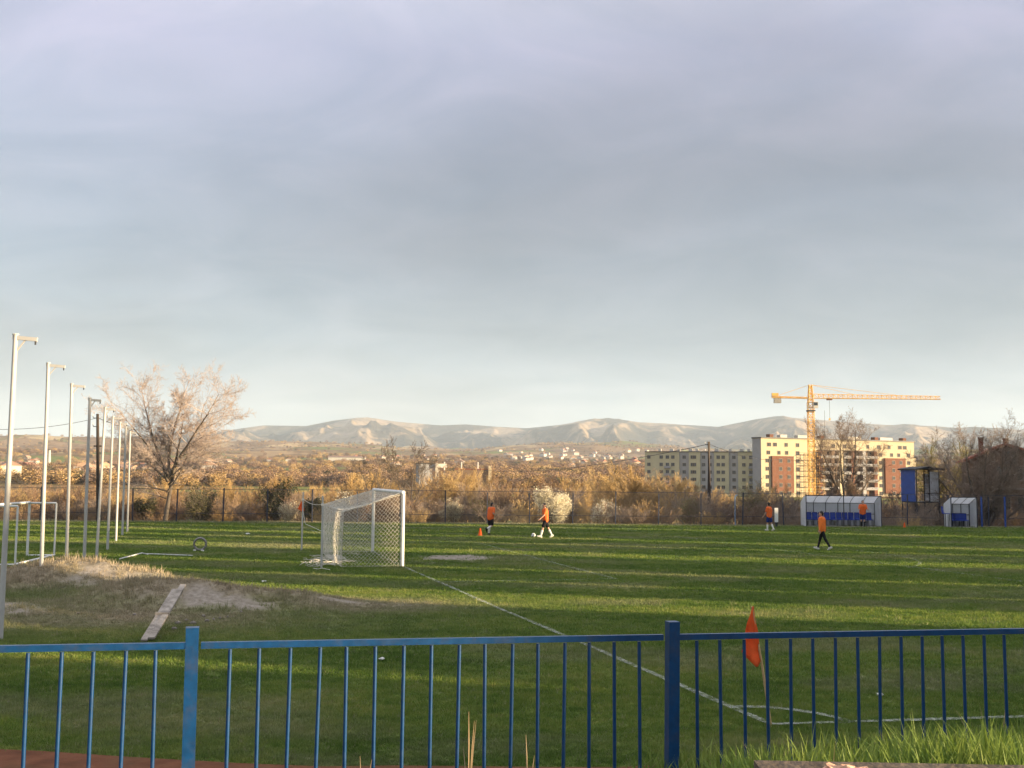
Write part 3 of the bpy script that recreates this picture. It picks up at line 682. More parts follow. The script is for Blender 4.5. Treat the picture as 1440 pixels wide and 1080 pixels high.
# slack net heaped on the grass behind
hs = []
for cx, cyy, n in ((-2.55, 0.9, 3), (-2.9, 2.9, 3)):
    for k in range(34):
        a = rnd.uniform(0, 6.28); q = Vector((cx, cyy, 0)) + Vector((rnd.gauss(0, 0.30), rnd.gauss(0, 0.8), 0)); pz = abs(rnd.gauss(0.05, 0.03))
        for m in range(4):
            a += rnd.gauss(0, 0.8); e = q + Vector((math.cos(a) * 0.16, math.sin(a) * 0.24, 0)); e2 = abs(rnd.gauss(0.05, 0.03))
            hs.append((Vector((q.x, q.y, pz)), Vector((e.x, e.y, e2)), 0.009, 0.009)); q = e; pz = e2
tag(link('net_heap', segs_mesh('net_heap', hs, 3), m_net, gl), kind='stuff')
PN_, PF_ = onz(452, 799), onz(424, 774)
for p, tp_, lab in ((PN_, (454, 697), 'thin white net pole nearer the camera behind the goal'), (PF_, (426.5, 692), 'thin white net pole farther off behind the goal')):
    s = thing('net_pole', lab, 'pole', (p.x, p.y, 0), group='poles that hold the goal net'); tt = at(tp_[0], tp_[1], p.y) - p
    MB().tube((0, 0, -0.05), tt, 0.034, 0.03, 8).build('pole', m_pole, s, True)
    MB().tube(tt * 0.86, tt * 0.89, 0.05, 0.05, 8).build('rope_collar', m_net, s)
    tgt = (GN + uN if lab.endswith('camera behind the goal') else GN + uF) - p
    a0 = tt * 0.875; pts = [a0.lerp(tgt, k / 6) - Z * (0.10 * math.sin(math.pi * k / 6)) for k in range(7)]
    MB().path(pts, 0.008, 4).build('rope', m_net, s)
rp_ = [PF_ + Vector((0.03, -0.02, 1.55)), PF_ + Vector((0.14, -0.1, 1.05)), PF_ + Vector((0.35, -0.2, 0.98)), PF_ + Vector((1.0, -0.4, 0.72)), GN + uF + Vector((0, 0, -1.2))]
tag(MB().path(rp_, 0.010, 5).build('loose_rope', m_net), 'loose white rope running from the far net pole to the net', 'rope')

# ---- small training goal of white tube, far left
A = onz(21, 796); Bq = onz(38, 783); Cq = onz(76, 782.5)
sg = thing('training_goal', 'small white tube training goal without net at the left edge', 'goal', (A.x, A.y, 0))
ca = Cq - A; cb = Bq - Cq; H2 = 1.92; r = 0.038
b1, b2 = ca + cb, cb
for p in (b1, b2): MB().tube(p, p + Z * H2, 0.046, n=8).build('post', m_white, sg, True)
for p in (Vector((0, 0, 0)), ca): MB().tube(p, p + Z * (H2 - 0.02), r * 0.9, n=8).build('back_post', m_white, sg, True)
MB().tube(b1 + Z * H2, b2 + Z * H2, 0.046, n=8).build('crossbar', m_white, sg, True)
for p, q in ((b1, ca), (b2, Vector((0, 0, 0)))):
    MB().tube(p + Z * (H2 - 0.02), q + Z * (H2 - 0.02), r * 0.9, n=8).build('side_top_bar', m_white, sg, True)
    MB().tube(p + Z * 0.04, q + Z * 0.04, r, n=8).build('side_ground_bar', m_white, sg, True)
MB().tube(Z * 0.045, ca + Z * 0.045, r * 1.2, n=8).build('ground_bar', m_white, sg, True)

# ---- row of light poles at the left
lp = [((0, 900), (22, 471), 30), ((57, 822), (68, 511), 23), ((93, 803), (101, 540), 18), ((118, 800), (126.5, 560), 15.5), ((135.5, 788), (148, 573), 13), ((151, 774), (159, 586), 11), ((163, 762), (169, 594), 10), ((172, 753), (177, 600), 9), ((179, 749), (183, 607), 8)]
ordn = ['first and nearest', 'second', 'third', 'fourth', 'fifth', 'sixth', 'seventh', 'eighth', 'ninth and farthest']
for i, (bp_, tp_, aw) in enumerate(lp):
    p = onz(*bp_); zb = gz1(p.x, p.y)
    if i in (1, 2, 3):
        for _ in range(4): p = onz(bp_[0], bp_[1], gz1(p.x, p.y))
        zb = gz1(p.x, p.y)
    tt = at(tp_[0], tp_[1], p.y) - p; L = tt.length
    t = thing('light_pole', 'pale light pole with short arm, %s from the camera at left' % ordn[i], 'light pole', (p.x, p.y, zb), group='light poles along the left side')
    tt = at(tp_[0], tp_[1], p.y) - Vector((p.x, p.y, zb))
    MB().tube((0, 0, -0.15), tt, 0.050, 0.043, 10).build('pole', m_pole, t, True)
    al = aw * p.y / 1500; ad = Vector((1, 0.1, -0.07)).normalized(); a0 = tt - Z * 0.05
    MB().bar(a0 - ad * 0.05, a0 + ad * al, 0.055, 0.07).build('arm', m_pole, t)
    MB().bar(tt - Z * (0.24 + al * 0.25), a0 + ad * al * 0.5, 0.025, 0.025).build('brace', m_pole, t)
    MB().tube(a0 + ad * (al - 0.03), a0 + ad * (al - 0.03) - Z * 0.10, 0.022, 0.016, 6).build('lamp_holder', m_dark, t)
    MB().tube(tt, tt + Z * 0.02, 0.06, 0.06, 10).build('cap', m_pole, t)

# ---- odds and ends on the left: plank, pipes, ring, stones, litter
def on_ground(px, py):
    p = onz(px, py)
    for _ in range(8): p = onz(px, py, gz1(p.x, p.y))
    return p
pa, pb = on_ground(207, 905), on_ground(253, 839)
pk = thing('wooden_plank', 'weathered grey plank lying up the slope of the earth mound', 'plank', (pa.x, pa.y, pa.z))
dv = pb - pa; dv.z += 0.16
n_ = Vector((-dv.y, dv.x, 0)).normalized()
for off, w, k0, k1, zz in ((-0.060, 0.108, 0.0, 0.92, 0.05), (0.056, 0.112, 0.02, 1.0, 0.066)):
    q0, q1 = dv * k0 + n_ * -off + Z * zz, dv * k1 + n_ * -off + Z * (zz + 0.01)
    mb = MB(); M = Matrix((n_, dv.normalized().cross(n_) * -1, dv.normalized())).transposed()
    mb.box((q0 + q1) / 2, (w, 0.035, (q1 - q0).length), 0, M); mb.build('board', m_wood, pk)
q = dv * 0.42 + Z * 0.085; MB().box(q, (0.26, 0.04, 0.06), math.atan2(n_.y, n_.x)).build('cleat', m_wood, pk)
pp = [on_ground(168, 788), on_ground(200, 779.5), on_ground(208, 781.5)]
tag(MB().path([p + Z * 0.05 for p in pp], 0.022, 6).build('bent_pipe', m_white, None, True), 'bent white pipe lying on the grass beside the light poles', 'pipe')
pp = [on_ground(206, 780.5), on_ground(271, 783)]
tag(MB().path([p + Z * 0.05 for p in pp], 0.018, 6).build('straight_pipe', m_white, None, True), 'straight thin pale pipe lying in front of the grey ring', 'pipe')
p = on_ground(281, 775)
rg = thing('tyre', 'pale grey worn tyre standing upright on the grass at left', 'tyre', (p.x, p.y, p.z), 0.15)
pts = [(0.225 * math.cos(a), 0, 0.275 + 0.225 * math.sin(a)) for a in np.linspace(0, 2 * math.pi, 29)[:-1]]
o = MB().path(pts, 0.043, 8, True).build('carcass', m_rubber, rg, True); o.scale = (1, 2.4, 1)
for k, (dx, lab) in enumerate(((-0.17, 'small white stone under the near side of the grey ring'), (0.14, 'small white stone on the far side under the grey ring'))):
    bm = bmesh.new(); bmesh.ops.create_icosphere(bm, subdivisions=2, radius=0.06)
    for v in bm.verts: v.co *= 1 + rnd.gauss(0, 0.12); v.co.z *= 0.7
    me = bpy.data.meshes.new('stone'); bm.to_mesh(me); bm.free()
    tag(link('stone', me, m_white, None, (p.x + dx, p.y - 0.12, p.z + 0.03)), 'small white stone at the foot of the upright grey tyre', 'stone', 'stones under the tyre')
m_stone = simple('field_stone', (0.24, 0.21, 0.18), 0.9, 0.25, 8.0, bump=0.4)
stone_me = []
for k in range(3):
    bm = bmesh.new(); bmesh.ops.create_icosphere(bm, subdivisions=2, radius=0.05)
    for v in bm.verts: v.co = Vector((v.co.x * 1.25, v.co.y, v.co.z * 0.75)) * (1 + rnd.gauss(0, 0.10))
    me = bpy.data.meshes.new('stone'); bm.to_mesh(me); bm.free(); me.materials.append(m_stone); stone_me.append(me)
for k, (px, py) in enumerate(((250, 878), (272, 878), (309, 871), (300, 873), (339, 862), (220, 869), (245, 886), (291, 875), (189, 866), (110, 864), (262, 874), (320, 869), (286, 868))):
    p = on_ground(px, py); s = rnd.uniform(0.45, 1.0); o = link('stone', stone_me[k % 3], None, None, (p.x, p.y, p.z + 0.03), (0, 0, rnd.uniform(0, 6))); o.scale = (s, s, s)
    tag(o, 'pale stone lying in the dry grass below the plank mound', 'stone', 'stones at the foot of the mound')
m_litter = simple('white_litter', (0.75, 0.74, 0.70), 0.7, 0.1, 10)
for px, py, lab in ((246, 915, 'crumpled white paper scrap on the grass beyond the blue post'), (348, 752, 'white scrap in the sunlit grass strip by the far left'), (372, 819.5, 'white scrap on the grass left of the goal'), (1238, 981, 'small white scrap on the grass behind the right pickets'), (537, 930, 'tiny white scrap in the grass before the goal line')):
    p = on_ground(px, py); bm = bmesh.new(); bmesh.ops.create_icosphere(bm, subdivisions=2, radius=0.03 * max(1.0, p.y / 22))
    for v in bm.verts: v.co = Vector((v.co.x * 1.5, v.co.y, v.co.z * 0.6)) * (1 + rnd.gauss(0, 0.22))
    me = bpy.data.meshes.new('litter_scrap'); bm.to_mesh(me); bm.free()
    tag(link('litter_scrap', me, m_litter, None, (p.x, p.y, p.z + 0.045)), lab, 'litter')

# ---- wire boundary fence behind the pitch
def fy(x): return 69.2 + 0.075 * x
ff = thing('boundary_fence', 'long wire mesh fence on dark posts behind the pitch', 'fence', (0, 0, 0))
xs_ = np.arange(-46, 40, 2.78); HF = 2.15
post_me = MB().box((0, 0, HF / 2 - 0.1), (0.07, 0.07, HF + 0.2)).mesh('post')
for i, x in enumerate(xs_):
    o = link('post', post_me, m_fpost, ff, (x + rnd.gauss(0, 0.05), fy(x), -0.1), (rnd.gauss(0, 0.015), rnd.gauss(0, 0.015), rnd.gauss(0, 0.1)))
    o.scale = (1, 1, rnd.uniform(0.96, 1.05))
for z, rr_, nm in ((2.08, 0.014, 'top_wire'), (0.55, 0.014, 'lower_wire')):
    pts = [(x, fy(x), z + rnd.gauss(0, 0.012)) for x in np.arange(-46, 38.5, 1.39)]
    MB().path(pts, rr_, 4).build(nm, m_fpost, ff)
ms = []
for x in np.arange(-46, 38, 0.14):
    for s in (-1, 1): ms.append((Vector((x, fy(x) + 0.05, 0.0)), Vector((x + s * 2.08, fy(x + s * 2.08) + 0.05, 2.08)), 0.0026, 0.0026))
w_ = link('wire_mesh', segs_mesh('wire_mesh', ms, 3), m_mesh, ff); tag(w_, kind='stuff')
# tall light post with bent top at the fence, and low rail
bl = thing('bent_post', 'pale blue fence post with bent top beside the tall dark utility pole', 'post', (onz(1026, 737).x, 70.1, 0))
MB().path([(0, 0, -0.1), (0, 0, 1.75), (0.03, 0, 1.9), (0.14, 0, 1.97)], 0.045, 8).build('tube', simple('pale_blue_paint', (0.22, 0.30, 0.42), 0.5, 0.15), bl, True)

# ---- utility poles and wires
def utility_pole(name, px, pt, pbot, Y, lab, r, foot):
    p = at(px, pbot, Y); p.z = tz1(p.x, Y) if Y > 72 else 0; tt = at(px - 0.7, pt, Y) - p
    t = thing(name, lab, 'utility pole', p)
    MB().path([Vector((0, 0, -0.3)), tt * 0.5, tt], [r * 1.15, r, r * 0.8], 8).build('shaft', m_tar, t, True)
    for k in (0.96, 0.88):
        MB().path([tt * k, tt * k + Vector((-0.28, 0, 0.02)), tt * k + Vector((-0.30, 0, 0.16))], 0.025, 5).build('bracket', m_dark, t)
        MB().tube(tt * k + Vector((-0.30, 0, 0.14)), tt * k + Vector((-0.30, 0, 0.26)), 0.045, 0.03, 8).build('insulator', m_white, t)
    if foot: MB().box((0, -0.17, 0.75), (0.2, 0.12, 1.5)).build('concrete_foot', m_conc, t)
    else: MB().box(tt * 0.70, (0.5, 0.08, 0.08)).build('cross_bar', m_tar, t)
    return p + tt
uL = utility_pole('utility_pole', 138, 582, 738, 66.5, 'dark wooden utility pole among the left light poles', 0.11, False)
uR = utility_pole('utility_pole', 997.5, 621, 722, 86.0, 'tall dark utility pole standing behind the fence right of centre', 0.135, True)
def wire(a, b_, sag, lab, r=0.014):
    a, b_ = Vector(a), Vector(b_); pts = [a.lerp(b_, k / 20) - Z * (sag * 4 * (k / 20) * (1 - k / 20)) for k in range(21)]
    tag(MB().path(pts, r, 4).build('overhead_wire', m_dark), lab, 'wire', 'overhead power lines')
wire(uL - Z * 0.25, at(-60, 601, 58), 0.35, 'overhead wire running left from the wooden utility pole')
wire(uL - Z * 0.25, at(420, 660, 190), 1.2, 'overhead wire running right from the wooden utility pole into the trees', 0.02)
wire(uR - Z * 0.2, at(640, 655, 210), 1.6, 'overhead wire running left from the tall pole over the thicket', 0.026)
wire(uR - Z * 0.2, at(1120, 640, 170), 1.0, 'overhead wire running right from the tall pole past the flats', 0.022)

# ---- dugouts
def seat_mesh():
    mb = MB()
    prof = [(-0.02, 0.86), (-0.05, 0.84), (-0.02, 0.60), (0.0, 0.46), (0.06, 0.42), (0.36, 0.42), (0.41, 0.40), (0.41, 0.375), (0.06, 0.385), (-0.035, 0.42), (-0.07, 0.60), (-0.09, 0.86)]
    mb.prism([(-u, w) for u, w in prof], (0, 1, 0), (0, 0, 1), (-0.165, 0, 0), (0.33, 0, 0)); return mb.mesh('seat')
def seat_leg_mesh():
    mb = MB()
    for x in (-0.16, 0.16): mb.bar((x, -0.08, 0.0), (x, -0.08, 0.39), 0.035).bar((x, -0.34, 0.0), (x, -0.34, 0.38), 0.035)
    return mb.mesh('seat_legs')
SEAT, SLEG = seat_mesh(), seat_leg_mesh()
def dugout(lab, pxl, pxr, Y, rz, seats, curved, H=1.98, depth=1.35):
    l, r_ = onz(pxl, 739), onz(pxr, 739); k = Y / l.y; xl, xr = l.x * k, r_.x * Y / r_.y; Wd = xr - xl
    t = thing('dugout', lab, 'dugout', (xl, Y, 0), rz)
    hb = 1.50
    if curved: prof = [(depth * f, hb + (H - hb) * math.sin(f * math.pi / 2) ** 1.0) for f in np.linspace(0, 1, 8)]
    else: prof = [(depth * f, hb + (H - hb) * f) for f in np.linspace(0, 1, 4)]
    prof = [(depth - u, w) for u, w in prof]                               # u measured from the open front, towards the back
    side = [(0.05, 0.0), (depth, 0.0)] + prof[:-1] + [(0.05, H - 0.02)]
    for x, nm in ((-0.02, 'side_panel'), (Wd, 'side_panel')): MB().prism(side, (0, 1, 0), (0, 0, 1), (x, 0, 0), (0.02, 0, 0)).build(nm, m_wpan, t)
    nb = max(3, round(Wd / 0.75))
    bx = np.linspace(0.02, Wd - 0.02, nb + 1)
    for a, b_ in zip(bx[:-1], bx[1:]):
        MB().box(((a + b_) / 2, depth, hb / 2), (b_ - a - 0.03, 0.015, hb - 0.04)).build('back_panel', m_wpan, t)
        mb = MB()
        for (u0, w0), (u1, w1) in zip(prof[:-1], prof[1:]): mb.quad((a + 0.015, u0, w0), (b_ - 0.015, u0, w0), (b_ - 0.015, u1, w1), (a + 0.015, u1, w1))
        mb.build('roof_panel', m_wpan, t)
    for a in bx: MB().path([(a, u + 0.0, w + 0.012) for u, w in prof], 0.022, 4).build('roof_rib', m_dark, t); 
    for a in bx: MB().bar((a, depth - 0.03, 0), (a, depth - 0.03, hb), 0.035).build('back_post', m_dark, t)
    for a, zz in ((depth - 0.03, hb), (depth - 0.03, 0.8), (0.0, H)): MB().bar((0, a, zz), (Wd, a, zz), 0.035).build('rail', m_dark, t)
    for a in ((0.0, Wd * 0.5, Wd) if Wd > 3 else (0.0, Wd)): MB().bar((a, -0.02, 0), (a, -0.02, H), 0.05).build('front_post', m_fpost, t)
    MB().box((Wd / 2, depth / 2, 0.02), (Wd, depth, 0.05)).build('base', m_conc, t)
    MB().box((Wd / 2 + 0.25, -0.06, H + 0.03), (Wd + 0.55, 0.10, 0.03)).build('front_trim', m_fpost, t)
    for s in np.linspace(0.45, Wd - 0.45, seats):
        q = link('seat', SEAT, m_seat, t, (s, depth - 0.25, 0.045)); link('legs', SLEG, m_dark, q)
    return xl, xr
dugout('long white dugout with curved roof and row of blue seats', 1134, 1239, 69.0, -0.02, 11, True)
dugout('short white dugout with four blue seats near the blue tower', 1338, 1374, 69.4, -0.02, 4, False, 1.95, 1.2)
p = at(1327, 740, 69.6)
lc = thing('loose_chair', 'single blue plastic seat standing outside the short dugout', 'chair', (p.x, 69.6, 0), 0.9)
link('seat', SEAT, m_seat, lc, (0, 0, 0.5)); o = link('legs', SLEG, m_dark, lc); o.scale = (1, 1, 2.25)
for px, lab in ((1381, 'thick blue post just right of the short dugout'), (1414, 'blue post before the brick house at right')):
    p = at(px, 740, 70.6); t = thing('blue_post', lab, 'post', (p.x, 70.6, 0)); MB().tube((0, 0, -0.1), (0, 0, 1.95), 0.06, 0.06, 10).tube((0, 0, 1.95), (0, 0, 2.0), 0.075, 0.075, 10).build('shaft', m_blue, t)
p = onz(1098, 733); bn = thing('low_bench', 'low pale bench on the grass left of the long dugout', 'bench', (p.x, 70.0, 0), 0.05)
MB().box((0.7, 0, 0.36), (2.2, 0.3, 0.06)).build('seat', m_white, bn)
for x in (-0.2, 1.6): MB().box((x, 0, 0.17), (0.08, 0.26, 0.33)).build('leg', m_conc, bn)
p = onz(1092, 741); wb = thing('white_board', 'upright white board standing beside the player left of the dugout', 'board', (p.x, 68.2, 0))
MB().box((0, 0, 0.75), (0.22, 0.05, 0.9)).build('panel', m_white, wb); MB().box((0, 0.0, 0.15), (0.14, 0.1, 0.3)).build('foot', m_dark, wb)

# ---- blue announcer's box on stilts
Yt = 75.0; pl = at(1289, 740, Yt); pr = at(1321, 740, Yt); tw = thing('announcer_box', 'blue and white box on stilts behind the fence near dugouts', 'cabin', (pl.x, Yt, 0), 0.32)
Wt = 2.0; Dt = 1.5; z0, z1 = 1.55, 3.75
MB().box((-0.02, Dt / 2, (z0 + z1) / 2 + 0.06), (0.04, Dt, z1 - z0 + 0.12)).build('side_wall', m_blue, tw)
MB().box((1.58, -0.0, 2.9), (0.80, 0.04, 1.5)).build('white_front_panel', m_wpan, tw)
MB().box((1.58, -0.0, 1.84), (0.80, 0.035, 0.56)).build('white_front_panel', m_wpan, tw)
MB().box((Wt + 0.02, Dt / 2, (z0 + z1) / 2 - 0.1), (0.04, Dt, z1 - z0 - 0.3)).build('side_wall', m_wpan, tw)
MB().box((Wt / 2, Dt / 2, z0 - 0.04), (Wt, Dt, 0.08)).build('floor', m_dark, tw)
mb = MB(); mb.prism([(-0.15, 0.0), (0.9, 0.16), (Wt + 0.3, 0.0), (Wt + 0.3, 0.10), (0.9, 0.26), (-0.15, 0.10)], (1, 0, 0), (0, 0, 1), (0, -0.3, z1), (0, Dt + 0.5, 0)); mb.build('roof', m_dark, tw)
for x in (0.04, 1.14, Wt - 0.04):
    MB().bar((x, -0.03, 0 if x != 1.14 else z0), (x, -0.03, z1), 0.06).build('post', m_dark, tw)
    MB().bar((x, Dt, -1.2), (x, Dt, z1), 0.06).build('post', m_dark, tw)
MB().bar((0.72, -0.03, 2.14), (Wt, -0.03, 2.14), 0.045).build('rail', m_dark, tw)
MB().bar((0, -0.02, 0.05), (Wt, -0.02, z0), 0.05).build('brace', m_dark, tw)

# ---- training cones, ball
def cone(px, py, h, lab):
    p = onz(px, py); t = thing('training_cone', lab, 'cone', (p.x, p.y, 0.0)); MB().tube((0, 0, 0.03), (0, 0, h), h * 0.26, 0.03, 10).build('body', m_orange, t, True); MB().box((0, 0, 0.02), (h * 0.7, h * 0.7, 0.035)).build('foot', m_orange, t)
cone(675.3, 754, 0.40, 'small orange training cone beside the running player')
cone(1272, 742.5, 0.34, 'small orange training cone right of the long dugout')
p = onz(750, 756); bl = thing('football', 'white football with dark patches at the walking player\'s feet', 'ball', (p.x, p.y, 0.11))
bm = bmesh.new(); bmesh.ops.create_icosphere(bm, subdivisions=3, radius=0.115); me = bpy.data.meshes.new('ball_shell'); bm.to_mesh(me); bm.free(); me.polygons.foreach_set('use_smooth', [True] * len(me.polygons)); link('shell', me, m_white, bl)
bm = bmesh.new(); bmesh.ops.create_icosphere(bm, subdivisions=1, radius=1.0); mb = MB()
for k, v in enumerate(bm.verts):
    if len(v.link_edges) == 5: mb.tube(v.co * 0.1135, v.co * 0.1165, 0.036, 0.035, 5)
bm.free(); mb.build('patches', m_dark, bl)
# ------------------------------------------------------------------ trees, shrubs, thicket
def _n(v):
    l = math.sqrt(v[0] ** 2 + v[1] ** 2 + v[2] ** 2) or 1; return (v[0] / l, v[1] / l, v[2] / l)
def grow(seed, stems, P):
    """stems: (p, d, L, r, level). P: per-level lists n, wob, up, kids, start, ang, lr; rr = child radius factor"""
    r = random.Random(seed); segs = []; tips = []; st = list(stems); ML = len(P['n']) - 1
    while st:
        p, d, L, rad, lv = st.pop(); n = P['n'][lv]; step = L / n; rmin = P.get('rmin', 0.004)
        for i in range(n):
            w = P['wob'][lv]; d = _n((d[0] + r.gauss(0, w), d[1] + r.gauss(0, w), d[2] + r.gauss(0, w) + P['up'][lv]))
            q = (p[0] + d[0] * step, p[1] + d[1] * step, p[2] + d[2] * step)
            f0, f1 = i / n, (i + 1) / n; ra, rb = max(rmin, rad * (1 - f0 * P['tap'])), max(rmin * 0.8, rad * (1 - f1 * P['tap']))
            segs.append((p, q, ra, rb)); p = q
            if lv < ML and f1 > P['start'][lv]:
                kk = P['kids'][lv] / n / (1 - P['start'][lv]); k = int(kk) + (r.random() < kk - int(kk))
                for _ in range(k):
                    a = P['ang'][lv] * r.uniform(0.6, 1.35); ph = r.uniform(0, 6.283)
                    ref = (0, 0, 1) if abs(d[2]) < 0.9 else (1, 0, 0)
                    u = _n((d[1] * ref[2] - d[2] * ref[1], d[2] * ref[0] - d[0] * ref[2], d[0] * ref[1] - d[1] * ref[0]))
                    v = (d[1] * u[2] - d[2] * u[1], d[2] * u[0] - d[0] * u[2], d[0] * u[1] - d[1] * u[0])
                    ca, sa, cp, sp = math.cos(a), math.sin(a), math.cos(ph), math.sin(ph)
                    e = _n(tuple(d[c] * ca + sa * (u[c] * cp + v[c] * sp) for c in range(3)))
                    st.append((p, e, L * P['lr'][lv] * (1 - 0.45 * f1) * r.uniform(0.65, 1.25), max(rmin, rb * P['rr']), lv + 1))
        tips.append((p, d))
    return segs, tips
def cards(name, pts, size, seed, mat, n=1, spread=0.12, tri=True):
    """small leaf or petal faces scattered round points"""
    r = np.random.default_rng(seed); pts = np.repeat(np.asarray(pts, float), n, 0); N = len(pts)
    c = pts + r.normal(0, spread, (N, 3)); a = r.normal(0, 1, (N, 3)); a /= np.linalg.norm(a, axis=1, keepdims=True)
    b_ = np.cross(a, r.normal(0, 1, (N, 3))); b_ /= np.linalg.norm(b_, axis=1, keepdims=True); s = size * r.uniform(0.6, 1.4, (N, 1))
    V = np.stack([c - a * s, c + b_ * s * 0.6, c + a * s, c - b_ * s * 0.6], 1).reshape(-1, 3)
    me = np_mesh(name, V, np.arange(4 * N).reshape(-1, 4)); me.materials.append(mat); return me

m_bark = foliage('grey_bark', [(0.10, 0.082, 0.068), (0.15, 0.125, 0.10), (0.21, 0.175, 0.145)], 0.9, 0.0)
m_twig_pale = foliage('pale_twigs', [(0.36, 0.285, 0.245), (0.47, 0.385, 0.335)], 0.9, 0.0)
m_twig_or = foliage('orange_twigs', [(0.32, 0.205, 0.09), (0.45, 0.305, 0.135), (0.56, 0.40, 0.19)], 0.9, 0.0, 0.15)
m_twig_br = foliage('brown_twigs', [(0.16, 0.105, 0.075), (0.25, 0.165, 0.11), (0.34, 0.235, 0.15)], 0.9, 0.0, 0.15)
m_twig_gr = foliage('grey_twigs', [(0.24, 0.185, 0.145), (0.34, 0.265, 0.205)], 0.9, 0.0, 0.15)
m_willow = foliage('willow_twigs', [(0.22, 0.20, 0.06), (0.32, 0.27, 0.08)], 0.8, 0.2)
m_ever = foliage('evergreen_leaves', [(0.042, 0.045, 0.022), (0.085, 0.083, 0.038), (0.15, 0.13, 0.06)], 0.7, 0.2, 1.5)
m_bloss = foliage('blossom', [(0.64, 0.56, 0.38), (0.76, 0.69, 0.50), (0.82, 0.77, 0.62)], 0.7, 0.3, 1.5)
m_yleaf = foliage('young_leaves', [(0.16, 0.16, 0.05), (0.26, 0.23, 0.08)], 0.7, 0.3, 1.5)
m_dry = foliage('dry_reeds', [(0.30, 0.21, 0.11), (0.44, 0.32, 0.17), (0.55, 0.42, 0.25)], 0.9, 0.15, 0.3)

def tree(name, lab, px, pyb, Y, seed, stems, P, k_big=0.03, twig=None, group=None, z=None):
    p = at(px, pyb, Y); p.z = (tz1(p.x, Y) if Y > 72 else gz1(p.x, Y)) if z is None else z
    segs, tips = grow(seed, stems, P)
    t = thing(name, lab, 'tree', (p.x, Y, p.z - 0.1), group=group)
    link('trunk', segs_mesh('trunk', [s for s in segs if s[2] >= k_big], 6), m_bark, t)
    link('crown', segs_mesh('crown', [s for s in segs if s[2] < k_big], 3), twig or m_bark, t)
    return t, segs, tips

# tall bare tree at the left, its top in the sun
PT = dict(n=[7, 8, 6, 5, 3], wob=[0.04, 0.075, 0.13, 0.18, 0.22], up=[0.02, 0.022, 0.03, 0.04, 0.03], kids=[5, 19, 12, 8], start=[0.3, 0.16, 0.12, 0.1], ang=[0.95, 0.85, 0.75, 0.8], lr=[0.62, 0.46, 0.46, 0.5], rr=0.55, tap=0.8, rmin=0.0062)
st = [((0, 0, 0), _n((0.03, 0, 1)), 6.6, 0.16, 0),
      ((0.08, 0, 2.6), _n((-0.42, 0.1, 1)), 7.1, 0.105, 1), ((0.1, 0, 2.9), _n((0.44, -0.1, 1)), 7.0, 0.10, 1), ((0.12, 0, 3.4), _n((-0.05, 0.2, 1)), 6.3, 0.10, 1), ((0.1, 0, 3.0), _n((-0.85, -0.2, 1)), 6.0, 0.075, 1), ((0.1, 0, 3.0), _n((0.85, 0.2, 1)), 5.7, 0.072, 1), ((0.1, 0, 2.7), _n((-0.95, 0.3, 0.7)), 4.2, 0.06, 1), ((0.1, 0, 2.8), _n((0.95, -0.3, 0.7)), 4.0, 0.06, 1),
      ((0.05, 0, 1.9), _n((0.75, 0.2, 0.9)), 4.2, 0.075, 2), ((0.0, 0, 2.0), _n((-1, -0.1, 0.35)), 3.6, 0.06, 2), ((0.0, 0, 1.5), _n((-1, 0.3, 0.3)), 2.8, 0.045, 2), ((0.1, 0, 2.4), _n((1, 0.2, 0.75)), 4.2, 0.06, 2), ((0.1, 0, 3.2), _n((1, -0.2, 0.45)), 3.9, 0.06, 2), ((0.1, 0, 3.3), _n((-1, 0.2, 0.6)), 4.2, 0.065, 2)]
tree('bare_tree', 'tall bare tree at the left with its top glowing in sunlight', 232, 737, 70.6, 17, st, PT, 0.045, m_twig_pale)
# bare trees at the right
PV = dict(n=[5, 7, 6, 5, 3], wob=[0.05, 0.06, 0.14, 0.18, 0.2], up=[0.03, 0.05, 0.05, 0.04, 0.02], kids=[6, 18, 13, 8], start=[0.5, 0.22, 0.12, 0.1], ang=[0.6, 0.66, 0.7, 0.75], lr=[0.8, 0.48, 0.46, 0.5], rr=0.52, tap=0.8, rmin=0.0062)
st = [((0, 0, 0), _n((0.0, 0, 1)), 3.4, 0.20, 0), ((0, 0, 2.2), _n((-0.42, 0.1, 1)), 6.6, 0.12, 1), ((0, 0, 2.4), _n((0.30, 0, 1)), 6.6, 0.12, 1), ((0, 0, 2.4), _n((-0.05, 0.3, 1)), 6.8, 0.11, 1), ((0, 0, 2.2), _n((0.62, -0.2, 1)), 5.2, 0.08, 1), ((0, 0, 2.2), _n((-0.75, 0.2, 1)), 5.0, 0.08, 1)]
tree('bare_tree', 'dark bare forked tree in front of the flats with the crane', 1190, 712, 92, 8, st, PV, 0.035, m_twig_gr)
st = [((0.3 * math.sin(k * 2.1), 0.3 * math.cos(k * 2.1), 0), _n((-0.75 + 0.25 * k + 0.1 * math.sin(k * 5), 0.25 * math.cos(k * 3), 1)), 6.4 + 0.5 * math.sin(k * 2), 0.115, 1) for k in range(7)]
st += [((0, 0, 0), _n((0.15, 0, 1)), 2.2, 0.24, 0), ((0.2, 0, 0.5), _n((1, 0, 0.55)), 5.2, 0.10, 1)]
tree('bare_tree', 'wide many-stemmed bare tree behind the short dugout before the house', 1384, 739, 74.5, 12, st, PV, 0.035, m_twig_gr)
PW = dict(n=[5, 7, 6, 5], wob=[0.05, 0.10, 0.15, 0.15], up=[0.02, 0.05, 0.06, 0.10], kids=[6, 20, 16], start=[0.4, 0.2, 0.1], ang=[0.7, 0.6, 0.5], lr=[0.7, 0.45, 0.55], rr=0.6, tap=0.8, rmin=0.011)
